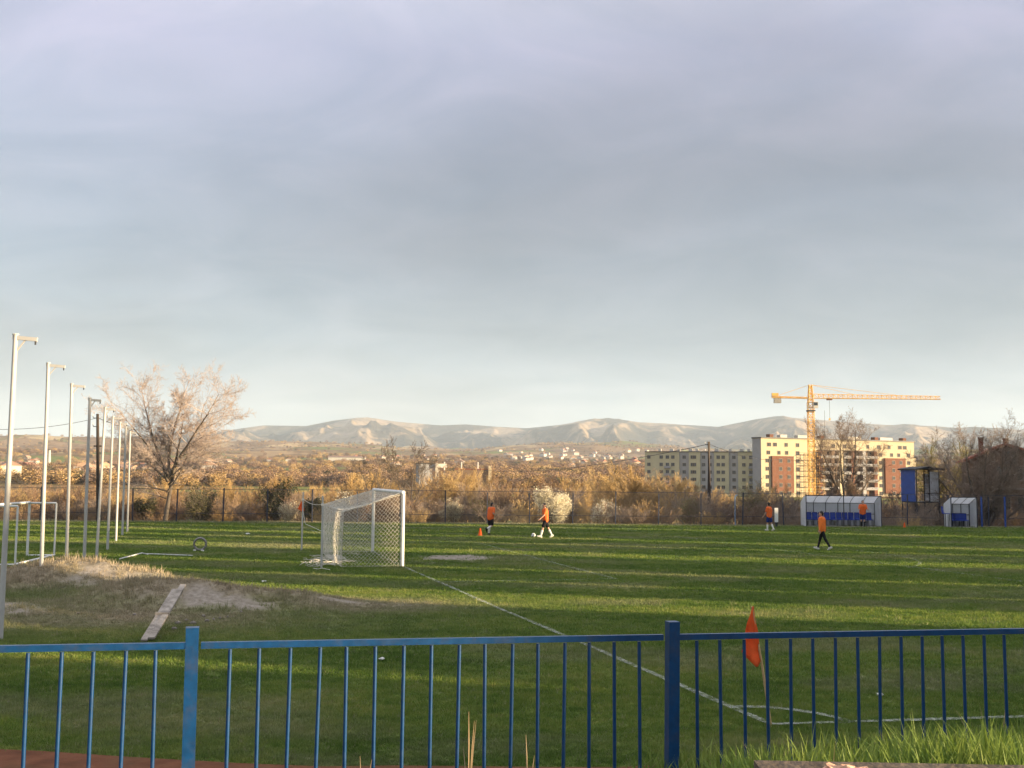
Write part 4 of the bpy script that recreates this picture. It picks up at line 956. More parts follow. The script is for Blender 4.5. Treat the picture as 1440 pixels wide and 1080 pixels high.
st = [((0, 0, 0), (0, 0, 1), 4.0, 0.2, 0)] + [((0, 0, 2.0), _n((a, 0.2 * math.sin(a * 9), 1)), 5.8, 0.1, 1) for a in (-0.8, -0.4, 0.0, 0.45, 0.85)]
tree('willow_tree', 'yellowish willow behind the blue box on stilts', 1328, 720, 104, 15, st, PW, 0.04, m_willow)

# two small bare trees in front of the thicket, behind the goal
PS_ = dict(n=[5, 6, 5, 4], wob=[0.08, 0.13, 0.18, 0.2], up=[0.05, 0.06, 0.05, 0.03], kids=[5, 8, 8], start=[0.35, 0.2, 0.1], ang=[0.55, 0.6, 0.7], lr=[0.7, 0.5, 0.5], rr=0.62, tap=0.8, rmin=0.009)
for px, Y, sd, h, lab in ((528, 80, 3, 4.4, 'slender bare sapling above the goal, left of its twin'), (574, 77, 4, 4.6, 'slender dark bare sapling rising just right of the goal')):
    tree('bare_sapling', lab, px, 735, Y, sd, [((0, 0, 0), _n((0.1, 0, 1)), h, 0.085, 0), ((0, 0, 0.3), _n((-0.3, 0, 1)), h * 0.9, 0.06, 0), ((0, 0, 0.4), _n((0.35, 0.1, 1)), h * 0.85, 0.06, 0)], PS_, 0.03, m_bark)

# shrub meshes, shared by the copies
PB = dict(n=[5, 5, 4], wob=[0.12, 0.16, 0.2], up=[0.05, 0.05, 0.04], kids=[9, 7], start=[0.2, 0.1], ang=[0.5, 0.6], lr=[0.5, 0.55], rr=0.6, tap=0.75, rmin=0.008)
def shrub_segs(seed, h, spread, n, Pp=PB, r0=0.03):
    r = random.Random(seed); st = []
    for k in range(n):
        a = r.uniform(0, 6.28); s = spread * r.uniform(0.1, 1.0)
        st.append(((0.35 * s * math.cos(a), 0.35 * s * math.sin(a), 0), _n((s * math.cos(a), s * math.sin(a), 1)), h * r.uniform(0.6, 1.05), r0 * r.uniform(0.6, 1.1), 0))
    return grow(seed, st, Pp)
PT2 = dict(n=[6, 5, 4], wob=[0.07, 0.13, 0.18], up=[0.05, 0.09, 0.06], kids=[20, 9], start=[0.25, 0.1], ang=[0.5, 0.55], lr=[0.32, 0.5], rr=0.5, tap=0.8, rmin=0.010)
def with_mat(me, m): me.materials.append(m); return me
shrubs = [with_mat(segs_mesh('stems', shrub_segs(100 + k, h, sp, n)[0], 3), m) for k, (h, sp, n, m) in enumerate(((1.9, 0.9, 20, m_twig_or), (1.6, 1.2, 22, m_twig_br), (2.3, 0.7, 18, m_twig_gr), (1.5, 1.0, 24, m_dry), (2.1, 0.9, 20, m_twig_br)))]
talls = [with_mat(segs_mesh('stems', shrub_segs(200 + k, h, sp, n, PT2, 0.055)[0], 3), m) for k, (h, sp, n, m) in enumerate(((6.6, 0.30, 7, m_twig_or), (7.2, 0.24, 6, m_twig_br), (6.2, 0.36, 7, m_twig_or), (5.6, 0.35, 8, m_dry), (7.0, 0.28, 7, m_twig_or)))]
# thicket of thin trees behind: one mass
n = 560; X_, Y_, s_, id_ = [], [], [], []
r_ = np.random.default_rng(3)
while len(X_) < n:
    y = 83 + 90 * r_.random() ** 1.2; u = r_.uniform(-0.56, 0.56); x = u * y
    px = 720 + 1500 * u
    dens = np.interp(px, [-100, 130, 210, 330, 480, 700, 950, 1060, 1130, 1260, 1340, 1500], [0.85, 0.75, 0.6, 0.8, 1, 1, 1, 0.9, 0.7, 0.7, 0.6, 0.4])
    dens = dens * np.clip(0.1 + 1.8 * (fbm(np.array([x / 9.0]), np.array([y / 14.0]), 3, 19)[0] - 0.15), 0.1, 1)
    if r_.random() > dens: continue
    hs_ = np.interp(px, [-100, 100, 300, 420, 520, 640, 740, 800, 950, 1050, 1130, 1500], [0.46, 0.49, 0.56, 0.54, 0.60, 0.64, 0.56, 0.60, 0.72, 0.58, 0.42, 0.42])
    X_.append(x); Y_.append(y); s_.append(hs_ * r_.uniform(0.75, 1.1)); id_.append(int(r_.choice(5, p=[0.28, 0.16, 0.22, 0.12, 0.22])))
X_, Y_, s_ = map(np.array, (X_, Y_, s_)); w_ = s_ * r_.uniform(1.2, 1.9, n)
scatter('thicket', np.stack([X_, Y_, tz(X_, Y_) - 0.1], 1), np.stack([w_, w_, s_], 1), np.stack([r_.normal(0, 0.04, n), r_.normal(0, 0.04, n), r_.uniform(0, 6.28, n)], 1), id_, talls, label='dense thicket of bare orange-brown thin trees beyond the fence', cat='thicket')
# shrubs along the fence, each a thing
kinds = ['bare orange-brown shrub growing behind the boundary fence', 'low dark brown bare shrub growing behind the boundary fence', 'upright grey-twigged bare shrub growing behind the boundary fence', 'pale dry straw-coloured brush clump behind the boundary fence', 'tangled brown bare shrub growing behind the boundary fence']
for row, (y0, y1, nn) in enumerate(((70.9, 72.6, 44), (73.0, 77.0, 46), (77.5, 84, 44))):
    for i in range(nn):
        u = -0.50 + 1.0 * (i + rnd.uniform(0.1, 0.9)) / nn; y = rnd.uniform(y0, y1); x = u * y; px = 720 + 1500 * u
        if y < fy(x) + 0.9: y = fy(x) + 0.9
        if any(abs(px - bx_) < bw_ and y < by_ for bx_, bw_, by_ in ((777, 30, 72.6), (846, 22, 73.6), (638, 19, 74.6), (677, 14, 73), (405, 22, 73), (968, 18, 75), (387, 22, 78), (280, 24, 72.6))): continue
        if px > 1290 and row == 0 and rnd.random() < 0.5: continue
        k = rnd.choice([0, 1, 1, 2, 3, 4, 4] if px < 900 else [1, 2, 2, 4, 4, 1, 0]); s = rnd.uniform(0.55, 1.0) * (0.8, 1.05, 1.5)[row]
        o = link('bare_shrub', shrubs[k], None, None, (x, y, tz1(x, y) - 0.08), (0, 0, rnd.uniform(0, 6.28))); o.scale = (s * rnd.uniform(0.9, 1.5), s * 1.1, s)
        zn = [w for lim_, w in ((180, 'behind the light poles'), (330, 'around the tall left tree'), (450, 'left of the goal'), (600, 'behind the goal'), (720, 'behind the running player'), (880, 'behind the player with the ball'), (1010, 'left of the tall utility pole'), (1128, 'left of the long dugout'), (1265, 'behind the long dugout'), (9999, 'behind the blue box and short dugout')) if px < lim_][0]
        kd = kinds[k].split(' growing')[0].split(' behind')[0]; tag(o, kd + ' beyond the fence ' + zn, 'shrub', kd + 's ' + zn)
# blossoming and evergreen bushes
def bush(name, lab, px, pyb, pyt, wpx, Y, mat, seed, size, dens, spread, stem=m_twig_br, part='blossom'):
    p = at(px, pyb, Y); zt = at(px, pyt, Y).z; p.z = tz1(p.x, Y) if Y > 72 else 0.0; h = zt - p.z; w = wpx * Y / 1500
    t = thing(name, lab, 'bush', (p.x, Y, p.z - 0.05))
    Pb = dict(PB); segs, tips = shrub_segs(seed, h * 0.72, 0.5 * w / h, 16, Pb, 0.035)
    rr_ = random.Random(seed); pts = []
    pts = [s[1] for s in segs if s[2] < 0.02 and s[1][2] > h * 0.12]
    link('branch_frame', segs_mesh('branch_frame', segs, 3), stem, t)
    link(part, cards(part, rr_.sample(pts, min(len(pts), dens)), size * 1.2, seed, mat, 8, spread), None, t)
bush('blossom_bush', 'big cream blossoming bush behind the ball player', 777, 735, 681, 66, 72.5, m_bloss, 31, 0.036, 2600, 0.15)
bush('blossom_bush', 'smaller straw-cream bush right of the big blossoming one', 846, 735, 697, 34, 73.5, m_bloss, 32, 0.026, 420, 0.10)
bush('blossom_bush', 'rounded pale blossoming bush midway between goal and running player', 638, 735, 697, 28, 74.5, m_bloss, 33, 0.026, 700, 0.08)
bush('blossom_bush', 'small faint greenish blossoming bush just left of the running player', 677, 735, 699, 18, 73, m_yleaf, 34, 0.026, 420, 0.08)
bush('blossom_bush', 'pale dry blossoming bush left of the small far flag', 405, 736, 701, 34, 73, m_bloss, 35, 0.026, 420, 0.09)
bush('blossom_bush', 'cream bush glimpsed behind the top net of the goal', 486, 736, 688, 26, 78, m_bloss, 36, 0.03, 500, 0.09)
bush('leafing_bush', 'pale green leafing shrub below the tall utility pole', 968, 735, 694, 26, 75, m_yleaf, 37, 0.026, 420, 0.10)
bush('leafing_bush', 'yellow-green leafing shrub beside the lit flats left edge', 1062, 735, 668, 40, 82, m_yleaf, 38, 0.03, 500, 0.15, m_twig_gr)
bush('evergreen_bush', 'dark olive evergreen rising above the thicket left of the goal', 387, 736, 662, 46, 80, m_ever, 41, 0.045, 900, 0.14, m_bark, 'leaves')
bush('evergreen_bush', 'dark evergreen bush beneath the right side of the tall left tree', 280, 737, 672, 48, 72.5, m_ever, 42, 0.04, 700, 0.15, m_bark, 'leaves')
bush('evergreen_bush', 'low dark evergreen bush left of the tall left tree', 205, 737, 697, 38, 72, m_ever, 43, 0.04, 450, 0.13, m_bark, 'leaves')
bush('evergreen_bush', 'dark round bush by the fence behind the far flag', 440, 737, 699, 28, 71.8, m_ever, 44, 0.045, 900, 0.12, m_bark, 'leaves')

# wooded patches, hedges and garden trees of the valley: one mass
puffs = []
for k, (mm_, hh) in enumerate(((m_twig_or, 1.0), (m_twig_br, 1.0), (m_ever, 1.1), (m_twig_br, 1.35))):
    r2 = np.random.default_rng(60 + k); th = r2.uniform(0, 6.28, 700); ct = r2.uniform(-0.8, 1, 700); q = r2.uniform(0.35, 1.0, 700)
    sn = np.sqrt(1 - ct ** 2); c_ = np.stack([0.5 * q * sn * np.cos(th), 0.5 * q * sn * np.sin(th), 0.55 + 0.5 * hh * q * ct], 1)
    puffs.append(cards('puff', c_, 0.042, 70 + k, mm_, 1, 0.03))
Rr, Aa = [], []
r2 = np.random.default_rng(5); N = 26000
rr2 = np.exp(r2.uniform(math.log(480), math.log(4900), N)); aa2 = r2.uniform(-0.56, 0.56, N); xx, yy = rr2 * np.sin(aa2), rr2 * np.cos(aa2)
wood = fbm(xx / 150 + 3, yy / 230, 4, 14); kp = (wood > 0.52) | (r2.random(N) < 0.10); xx, yy = xx[kp], yy[kp]
N = len(xx); ss = r2.uniform(3.5, 8.0, N); scl = np.stack([ss * r2.uniform(0.8, 1.7, N), ss * r2.uniform(0.8, 1.7, N), ss * 0.85], 1)
scatter('valley_woods', np.stack([xx, yy, tz(xx, yy) - 0.5], 1), scl, np.stack([np.zeros(N), np.zeros(N), r2.uniform(0, 6.28, N)], 1), r2.choice(4, N, p=[0.38, 0.30, 0.08, 0.24]), puffs, label='far woods and hedges dotted over the valley floor', cat='woods')

# unseen tree-like columns added right of the pitch; gaps shaped to cast sun streaks
m_row = foliage('shade_row_green', [(0.03, 0.04, 0.02), (0.05, 0.055, 0.03)], 0.9, 0.0)
sq = (math.sin(SUN_AZ + math.pi / 2), math.cos(SUN_AZ + math.pi / 2))
QX, QY = -sq[0], -sq[1]                                                    # axis across the sunbeams: q = QX*x + QY*y
XR = 46.0
gaps = [(-6, 4.35, 0), (23.6, 26.7, 0), (29.3, 29.8, 0), (33.0, 33.8, 0), (39.4, 41.9, 0), (43.3, 43.7, 0), (46.1, 46.9, 0), (50.2, 51.9, 0), (55.2, 55.6, 0), (61.6, 63.4, 0)]
v, f = [], []
def column(x, y, h, w, seed):
    rr2 = random.Random(seed); b = len(v); nu, nv = 12, 14; ph = rr2.uniform(0, 6)
    for i in range(nv + 1):
        t_ = i / nv; rad = w * (0.75 + 0.35 * math.sin(math.pi * min(1, t_ * 1.15))) * (1 - t_ ** 5)
        for j in range(nu):
            a = 2 * math.pi * j / nu; k = rad * (1 + 0.13 * math.sin(3 * a + ph + 9 * t_) + rr2.gauss(0, 0.07)); v.append((x + k * math.cos(a), y + k * math.sin(a), t_ * h))
    for i in range(nv):
        for j in range(nu): f.append((b + i * nu + j, b + i * nu + (j + 1) % nu, b + (i + 1) * nu + (j + 1) % nu, b + (i + 1) * nu + j))
edges = sorted([g_[0] for g_ in gaps] + [g_[1] for g_ in gaps] + [-60, 92]); q = -60.0; sd = 0
blocks = []; cur = -60.0
for a, b_, _ in sorted(gaps): blocks.append((cur, a)); cur = b_
blocks.append((cur, 92.0))
for a, b_ in blocks:
    L = b_ - a; n_c = max(1, math.ceil(L / 2.4)); w = L / n_c
    for k in range(n_c):
        qc = a + w * (k + 0.5); y = (qc - QX * XR) / QY; sd += 1; rr2 = random.Random(sd)
        hh = rr2.uniform(14.6, 17.2) if 20 < qc < 66 else (rr2.uniform(8.8, 10.2) if qc > 72.5 else rr2.uniform(6.6, 7.4) if qc > 66 else rr2.uniform(10, 13))
        column(XR, y, hh, w * 0.5 * (1.12 if 0 < k < n_c - 1 else 1.0), sd)
        if 0 < k < n_c - 1: column(XR + 2.2, y + rr2.uniform(-0.8, 0.8), hh * rr2.uniform(0.85, 1.05), w * 0.5, sd + 500)
tag(link('shade_row', np_mesh('shade_row', v, f, True), m_row), 'unseen row of dark tree-like columns added to shade the pitch in streaks', 'tree row', kind='stuff')

# long grass on the bank in front of the railing
m_long = foliage('long_grass', [(0.085, 0.16, 0.022), (0.15, 0.235, 0.04), (0.25, 0.31, 0.065)], 0.55, 0.35, 3.0)
m_straw = foliage('straw', [(0.33, 0.24, 0.13), (0.48, 0.36, 0.22)], 0.7, 0.2, 3.0)
def blades(name, spots, mat, seed):
    r = random.Random(seed); v, f = [], []
    for x, y, z, h, w, lean in spots:
        a = r.uniform(0, 6.28); lx, ly = math.cos(a), math.sin(a); px_, py_ = -ly, lx; k = len(v); n = 6; curl = r.uniform(0.2, 1.0) * lean
        for i in range(n + 1):
            t_ = i / n; ww = w * (1 - t_ ** 1.8) * (0.8 + 0.3 * math.sin(t_ * 3)); d = h * curl * t_ ** 1.9; zz = z + h * (t_ - 0.32 * curl * t_ ** 2.4)
            v.append((x + lx * d - px_ * ww, y + ly * d - py_ * ww, zz)); v.append((x + lx * d + px_ * ww, y + ly * d + py_ * ww, zz + 0.15 * ww))
            if i: b = k + 2 * i; f.append((b - 2, b - 1, b + 1, b))
    return link(name, np_mesh(name, v, f, True), mat)
sp = []
r3 = random.Random(9)
def bz(x, y): return float(bank_z(np.array([x]), np.array([y]))[0])
for i in range(56000):
    x = r3.uniform(-3.2, 4.2); y = r3.uniform(3.05, fence_y(x) + 0.45)
    if x > 0.72 and y < 3.54 - 0.035 * (x - 0.8): continue
    clump = float(fbm(np.array([x * 2.3]), np.array([y * 2.3]), 3, 17)[0])
    k = np.interp(x, [-3, -0.9, -0.2, 0.5, 1.0, 4], [0.10, 0.22, 0.42, 0.62, 1.0, 1.0])
    if r3.random() > k * (0.3 + 1.1 * clump): continue
    h = np.interp(x, [-3, -0.6, 0.3, 0.9, 1.5, 4], [0.07, 0.11, 0.17, 0.23, 0.25, 0.25]) * (1.0 if y < fence_y(x) - 0.6 else 0.65) * r3.uniform(0.45, 1.15) * (0.55 + 0.9 * clump)
    sp.append((x, y, bz(x, y) - 0.02, h, r3.uniform(0.0035, 0.0070), r3.uniform(0.25, 0.95)))
g = tag(blades('bank_grass', sp, m_long, 4), 'long lush grass growing on the bank below the railing', 'grass', kind='stuff')
sp = []
for i in range(200):
    x = r3.uniform(-1.8, 3.6); y = r3.uniform(3.5, fence_y(x) + 0.2); sp.append((x, y, bz(x, y), r3.uniform(0.10, 0.30) * (0.5 if x < 0.6 else 1), r3.uniform(0.0015, 0.003), 0.7))
tag(blades('dry_grass', sp, m_straw, 5), 'scattered dry straw blades among the bank grass', 'grass', kind='stuff')
for px, pyt, Y, n_s, lab in ((660, 1003, 4.2, 4, 'tallest dry reddish grass stalk rising in front of the railing'), (743, 1036, 4.2, 2, 'short forked dry grass stalk in front of the railing'), (510, 1066, 4.1, 2, 'low dry stalk at the bottom edge left of the tallest one')):
    pt = at(px, pyt, Y); z0 = bz(pt.x, Y); h = pt.z - z0; t = thing('dry_stalk', lab, 'grass stalk', (pt.x, Y, z0), group='dry stalks before the railing')
    for k in range(n_s):
        dx = rnd.gauss(0, 0.022); hh = h * rnd.uniform(0.72, 1.0) if k else h
        pts = [(0, 0, 0), (dx * 0.2, 0.01, hh * 0.5), (dx * 0.6, 0.02, hh * 0.8), (dx, 0.03, hh)]
        MB().path(pts, [0.0018, 0.0016, 0.003, 0.0008], 4).build('stem', m_straw, t, True)
# ------------------------------------------------------------------ buildings, crane, far houses
m_cream = simple('cream_render', (0.50, 0.43, 0.295), 0.85, 0.06, 0.4, spec=0.2, dirt=(0.55, 0.47, 0.33), dirt_amt=0.4)
m_redbr = simple('red_brick', (0.185, 0.090, 0.060), 0.9, 0.15, 1.2, spec=0.15)
m_glass = simple('dark_glass', (0.035, 0.042, 0.05), 0.12, 0.3, 0.5, spec=0.6)
m_frame = simple('window_frame', (0.25, 0.20, 0.16), 0.6, 0.2)
m_grey = simple('grey_render', (0.30, 0.30, 0.31), 0.85, 0.10, 0.5)
m_olive = simple('olive_render', (0.50, 0.46, 0.30), 0.85, 0.08, 0.3, dirt=(0.36, 0.35, 0.26), dirt_amt=0.4)
m_blueg = simple('bluegrey_render', (0.35, 0.345, 0.345), 0.85, 0.10, 0.5)
m_rooft = simple('red_tiles', (0.30, 0.105, 0.06), 0.85, 0.25, 1.5)
m_yel = simple('crane_yellow', (0.80, 0.47, 0.10), 0.5, 0.15, 0.6, dirt=(0.50, 0.22, 0.08), dirt_amt=0.6)
m_brownwall = simple('brown_brick_wall', (0.22, 0.155, 0.11), 0.9, 0.18, 2.5, spec=0.1)
m_ww = simple('white_wash', (0.56, 0.53, 0.47), 0.85, 0.08, 0.5)

def window_mesh(w, h):
    f = MB(); t_ = 0.10
    f.box((0, -0.03, h / 2 - t_ / 2), (w, 0.10, t_)).box((0, -0.03, -h / 2 + t_ / 2), (w, 0.10, t_)).box((-w / 2 + t_ / 2, -0.03, 0), (t_, 0.10, h - 2 * t_)).box((w / 2 - t_ / 2, -0.03, 0), (t_, 0.10, h - 2 * t_)).box((0, -0.03, 0), (t_ * 0.8, 0.09, h - 2 * t_))
    p = MB().box((0, -0.005, 0), (w - 2 * t_, 0.03, h - 2 * t_)); return f.mesh('window'), p.mesh('pane')
WIN = {}
def window(t, x, z, w, h, y=0.0):
    k = (round(w, 2), round(h, 2))
    if k not in WIN: WIN[k] = window_mesh(w, h)
    o = link('window', WIN[k][0], m_frame, t, (x, y, z)); link('pane', WIN[k][1], m_glass, o)

# the lit block under construction; its long front turns to the right, towards the sun
pL, pR_ = at(1070, 616, 380), at(1285, 622, 407)
dvb = Vector((pR_.x - pL.x, pR_.y - pL.y, 0)); LB = dvb.length; rzb = math.atan2(dvb.y, dvb.x)
gzB = tz1(110, 392) - 1.0; HB = pL.z - gzB
bd_ = thing('apartment_block', 'cream apartment block with red brick bays under construction, lit by sun', 'building', (pL.x, pL.y, gzB), rzb)
sc_ = LB / 1120.0                                                         # facade metres per unit of the sketch below (x 30..1150)
sx = lambda u: (u - 30) * sc_
ST = 2.88; zrow = [HB - 2.2 - ST * k for k in range(7)]
MB().box((LB / 2, 2.6, HB / 2), (LB, 5.2, HB)).build('wall', m_cream, bd_)
MB().box((LB / 2, 2.5, HB + 0.20), (LB + 0.5, 5.8, 0.40)).build('parapet', m_dark, bd_)
MB().box((-0.03, 2.6, HB / 2), (0.06, 5.1, HB - 0.3)).build('end_wall', m_grey, bd_)
for a, b_, top in ((97, 247, 3), (915, 1072, 2.95)):
    zt = HB - 2.2 - ST * 1.42; MB().box(((sx(a) + sx(b_)) / 2, -0.35, (zt + 2.5) / 2), (sx(b_) - sx(a), 0.9, zt - 2.5)).build('brick_bay', m_redbr, bd_)
for r_i, z in enumerate(zrow):
    cols = [(80, 1.5), (153, 1.4), (207, 1.4), (284, 1.6)] if r_i else [(85, 1.7), (126, 1.7), (204, 1.4), (284, 1.5), (405, 1.3), (460, 1.3), (540, 1.6), (622, 1.6), (700, 1.3), (795, 1.3), (877, 1.6), (957, 1.4), (1040, 1.8), (1078, 1.8)]
    cols2 = [(890, 1.6), (975, 1.4), (1030, 1.4), (1105, 1.6)] if r_i else []
    for u, w in cols + cols2:
        inbay = (97 < u < 247 or 915 < u < 1072) and r_i >= 2
        if inbay: u = {153: 155, 207: 212, 975: 977, 1030: 1034}.get(u, u)
        if u == 80 and r_i >= 2: u = 72
        window(bd_, sx(u), z, w, 1.45, -0.83 if inbay else -0.03)
# middle: deep balconies, slabs and brick piers
zt = HB - 2.2 - ST * 0.55
MB().box(((sx(430) + sx(850)) / 2, -0.04, zt / 2), (sx(850) - sx(430), 0.06, zt)).build('balcony_back_wall', m_brownwall, bd_)
for k in range(8):
    z = zt - ST * k
    if z < 1: break
    for a, b_ in ((432, 560), (600, 655), (690, 745), (760, 850)):
        MB().box(((sx(a) + sx(b_)) / 2, -0.75, z), (sx(b_) - sx(a), 1.4, 0.22)).build('balcony_slab', m_conc, bd_)
        if k: 
            MB().box(((sx(a) + sx(b_)) / 2, -1.42, z + 0.55), (sx(b_) - sx(a), 0.05, 0.85)).build('balcony_rail', m_grey, bd_)
            window(bd_, (sx(a) + sx(b_)) / 2, z + 1.35, 1.9, 2.0, -0.10)
for u, m_ in ((430, m_redbr), (520, m_brownwall), (580, m_cream), (665, m_redbr), (750, m_blueg), (835, m_redbr)):
    MB().box((sx(u), -0.7, zt / 2 + 0.02), (1.5, 1.3, zt - 0.1)).build('pier', m_, bd_)
for k, u in enumerate((110, 205, 350, 470, 690, 745, 870, 935, 985, 1085)):
    MB().box((sx(u), 1.6 + 0.9 * (k % 3), HB + 0.9), (1.6 + 1.3 * (k % 3), 2.2, 1.2)).build('roof_box', m_ww if k % 3 else m_redbr, bd_)
MB().box((LB - 1.1, 2.4, HB / 2 - 3), (4.2, 4.4, HB - 6)).build('corner_wing', m_cream, bd_)
MB().tube((sx(520), 3, HB), (sx(520), 3, HB + 11), 0.10, 0.05, 5).build('mast', m_dark, bd_)
# scaffolding against the front
sf = thing('scaffold', 'orange scaffolding standing against the cream block beside the crane mast', 'scaffold', bd_.location, rzb)
for i in range(5):
    x = sx(318) + i * 1.9
    for y in (-1.2, -2.2): MB().tube((x, y, 0), (x, y, 17.0), 0.07, n=5).build('upright', m_yel, sf)
for k in range(9):
    z = 1.0 + k * 1.95; MB().box((sx(318) + 3.8, -1.7, z), (8.6, 1.1, 0.10)).build('deck', m_wood, sf)
    MB().tube((sx(318) - 0.3, -2.2, z + 1.0), (sx(318) + 7.9, -2.2, z + 1.0), 0.05, n=5).build('guard_rail', m_yel, sf)

# tower crane
Yc = 372.0; pc = at(1142, 700, Yc); zj = at(1142, 560, Yc).z; za = at(1142, 541, Yc).z; gzc = tz1(pc.x, Yc)
cr = thing('tower_crane', 'yellow tower crane with long jib standing before the cream block', 'crane', (pc.x, Yc, gzc))
zj -= gzc; za -= gzc
def lattice(p0, p1, w, n, r, tri=False, e1=(1, 0, 0), e2=(0, 1, 0), taper=1.0):
    p0, p1, e1, e2 = map(Vector, (p0, p1, e1, e2)); S = []; cs = [(-1, -1), (1, -1), (1, 1), (-1, 1)] if not tri else [(-1, 0), (1, 0), (0, 2)]
    def c(i, k): s = w / 2 * (1 + (taper - 1) * i / n); return p0.lerp(p1, i / n) + e1 * cs[k][0] * s + e2 * cs[k][1] * s
    m = len(cs)
    for i in range(n):
        for k in range(m):
            S.append((c(i, k), c(i + 1, k), r, r)); S.append((c(i, k), c(i, (k + 1) % m), r * 0.7, r * 0.7))
            S.append((c(i, k), c(i + 1, (k + 1) % m), r * 0.7, r * 0.7) if i % 2 else (c(i, (k + 1) % m), c(i + 1, k), r * 0.7, r * 0.7))
    return S
link('mast', segs_mesh('mast', lattice((0, 0, -0.5), (0, 0, zj - 1.5), 1.9, 20, 0.14), 4), m_yel, cr)
jl = (1325 - 1142) / 1500 * Yc
link('jib', segs_mesh('jib', lattice((1.2, 0, zj), (jl, 0, zj), 1.5, 26, 0.11, True, (0, 1, 0), (0, 0, 1), 0.72), 4), m_yel, cr)
link('counter_jib', segs_mesh('counter_jib', lattice((-1.2, 0, zj + 0.1), (-13.6, 0, zj + 0.3), 1.3, 8, 0.10, False, (0, 1, 0), (0, 0, 0.35)), 4), m_yel, cr)
MB().box((-11.6, 0, zj - 0.6), (2.4, 1.2, 2.4)).build('counterweight', m_conc, cr)
MB().box((-12.4, 0, zj + 1.2), (2.2, 1.2, 0.9)).build('winch', m_yel, cr)
link('tower_top', segs_mesh('tower_top', lattice((0, 0, zj - 1.5), (0, 0, za), 1.7, 6, 0.14, False, (1, 0, 0), (0, 1, 0), 0.55), 4), m_yel, cr)
cb_ = MB().box((1.3, -1.2, zj - 2.4), (1.6, 1.4, 2.2)).build('cab', m_ww, cr); MB().box((1.3, -1.92, zj - 2.1), (1.3, 0.04, 1.1)).build('windscreen', m_glass, cb_)
MB().box((0, 0, zj - 4.4), (2.6, 2.6, 0.4)).build('slewing_ring', m_dark, cr)
for x1 in (jl * 0.34, jl * 0.66): MB().path([(0, 0, za), (x1, 0, zj + 1.4)], 0.06, 4).build('pendant', m_yel, cr)
MB().path([(0, 0, za), (-11.5, 0, zj + 0.8)], 0.06, 4).build('pendant', m_yel, cr)
MB().box((jl * 0.145, 0, zj - 0.35), (1.7, 1.4, 0.5)).build('trolley', m_redbr, cr)
MB().path([(jl * 0.145, 0, zj - 0.5), (jl * 0.145, 0, zj - 7)], 0.05, 4).build('hoist_rope', m_dark, cr)
MB().box((jl * 0.145, 0, zj - 7.3), (0.5, 0.4, 0.8)).build('hook_block', m_yel, cr)

# older flats in shade, left of it
pL2, pR2 = at(907, 635.5, 402), at(1068, 636.5, 391)
dv2 = Vector((pR2.x - pL2.x, pR2.y - pL2.y, 0)); L2 = dv2.length; g2 = tz1(60, 395) - 0.5; H2b = pL2.z - g2
fb = thing('flats_row', 'row of older olive and grey flats left of the cream block', 'building', (pL2.x, pL2.y, g2), math.atan2(dv2.y, dv2.x))
s2 = L2 / 820.0
zr2 = [H2b - 1.9 - 2.75 * k for k in range(6)]
for a, b_, m_, off, cols in ((0, 250, m_olive, -0.5, (30, 120, 165, 205)), (250, 320, m_blueg, 0.3, (285,)), (320, 402, m_olive, -0.5, (345, 360)), (402, 500, m_blueg, 0.3, (425, 470)), (500, 605, m_olive, -0.5, (530, 565)), (605, 670, m_blueg, 0.3, (640,)), (670, 820, m_olive, -0.5, (710, 765))):
    MB().box(((a + b_) / 2 * s2, off + 6, H2b / 2), ((b_ - a) * s2, 12, H2b)).build('wall', m_, fb)
    MB().box(((a + b_) / 2 * s2, off + 5.9, H2b + 0.12), ((b_ - a) * s2 - 0.05, 12.3, 0.24)).build('roof_edge', m_dark, fb)
    for u in cols:
        for z in zr2:
            if z > 1: window(fb, u * s2, z, 1.3 if u != 765 else 1.9, 1.3, off - 0.03)
for u in (165, 765):
    for z in zr2[1:]: MB().box((u * s2, -1.0, z - 1.0), (2.2, 1.0, 0.9)).build('balcony', m_grey, fb)
for k, u in enumerate((100, 185, 235, 325, 370, 510, 610, 690, 740)): MB().box((u * s2, 4 + k % 3, H2b + 0.75), (1.0 + 0.5 * (k % 2), 1.4, 1.1)).build('roof_box', m_ww, fb)

# brick house at the right edge, gable towards the pitch
Yh = 90.0; e0, ap, e1 = at(1364, 647, Yh), at(1409, 627, Yh), at(1472, 652, Yh)
hx0, hxa, hx1 = e0.x, ap.x, e1.x; gh = tz1(ap.x, Yh) - 0.4
ho = thing('brick_house', 'brown brick house with low gable and red chimneys at the right edge', 'house', (hx0, Yh, gh), -0.33)
ew, eh, ah = hx1 - hx0, e0.z - gh, ap.z - gh; xa = hxa - hx0
MB().prism([(0, 0), (ew, 0), (ew, eh), (xa, ah), (0, eh)], (1, 0, 0), (0, 0, 1), (0, 0, 0), (0, 10, 0)).build('wall', m_brownwall, ho)
mb = MB(); 
for (xa0, z0_), (xa1, z1_) in (((-0.45, eh - 0.18), (xa, ah)), ((xa, ah), (ew + 0.45, eh - 0.18))):
    mb.prism([(xa0, z0_ + 0.03), (xa1, z1_ + 0.03), (xa1, z1_ + 0.22), (xa0, z0_ + 0.22)], (1, 0, 0), (0, 0, 1), (0, -0.5, 0), (0, 11, 0))
ro = mb.build('roof', m_rooft, ho)
for x, y, h in ((xa - 1.6, 3.0, 1.0), (xa + 0.6, 5.5, 1.0), (xa + 2.0, 2.0, 1.3)): MB().box((x, y, ah + 0.1 + h / 2 - 0.7), (0.38, 0.38, h + 0.6)).box((x, y, ah + h - 0.25), (0.46, 0.46, 0.1)).build('chimney', m_redbr, ro)
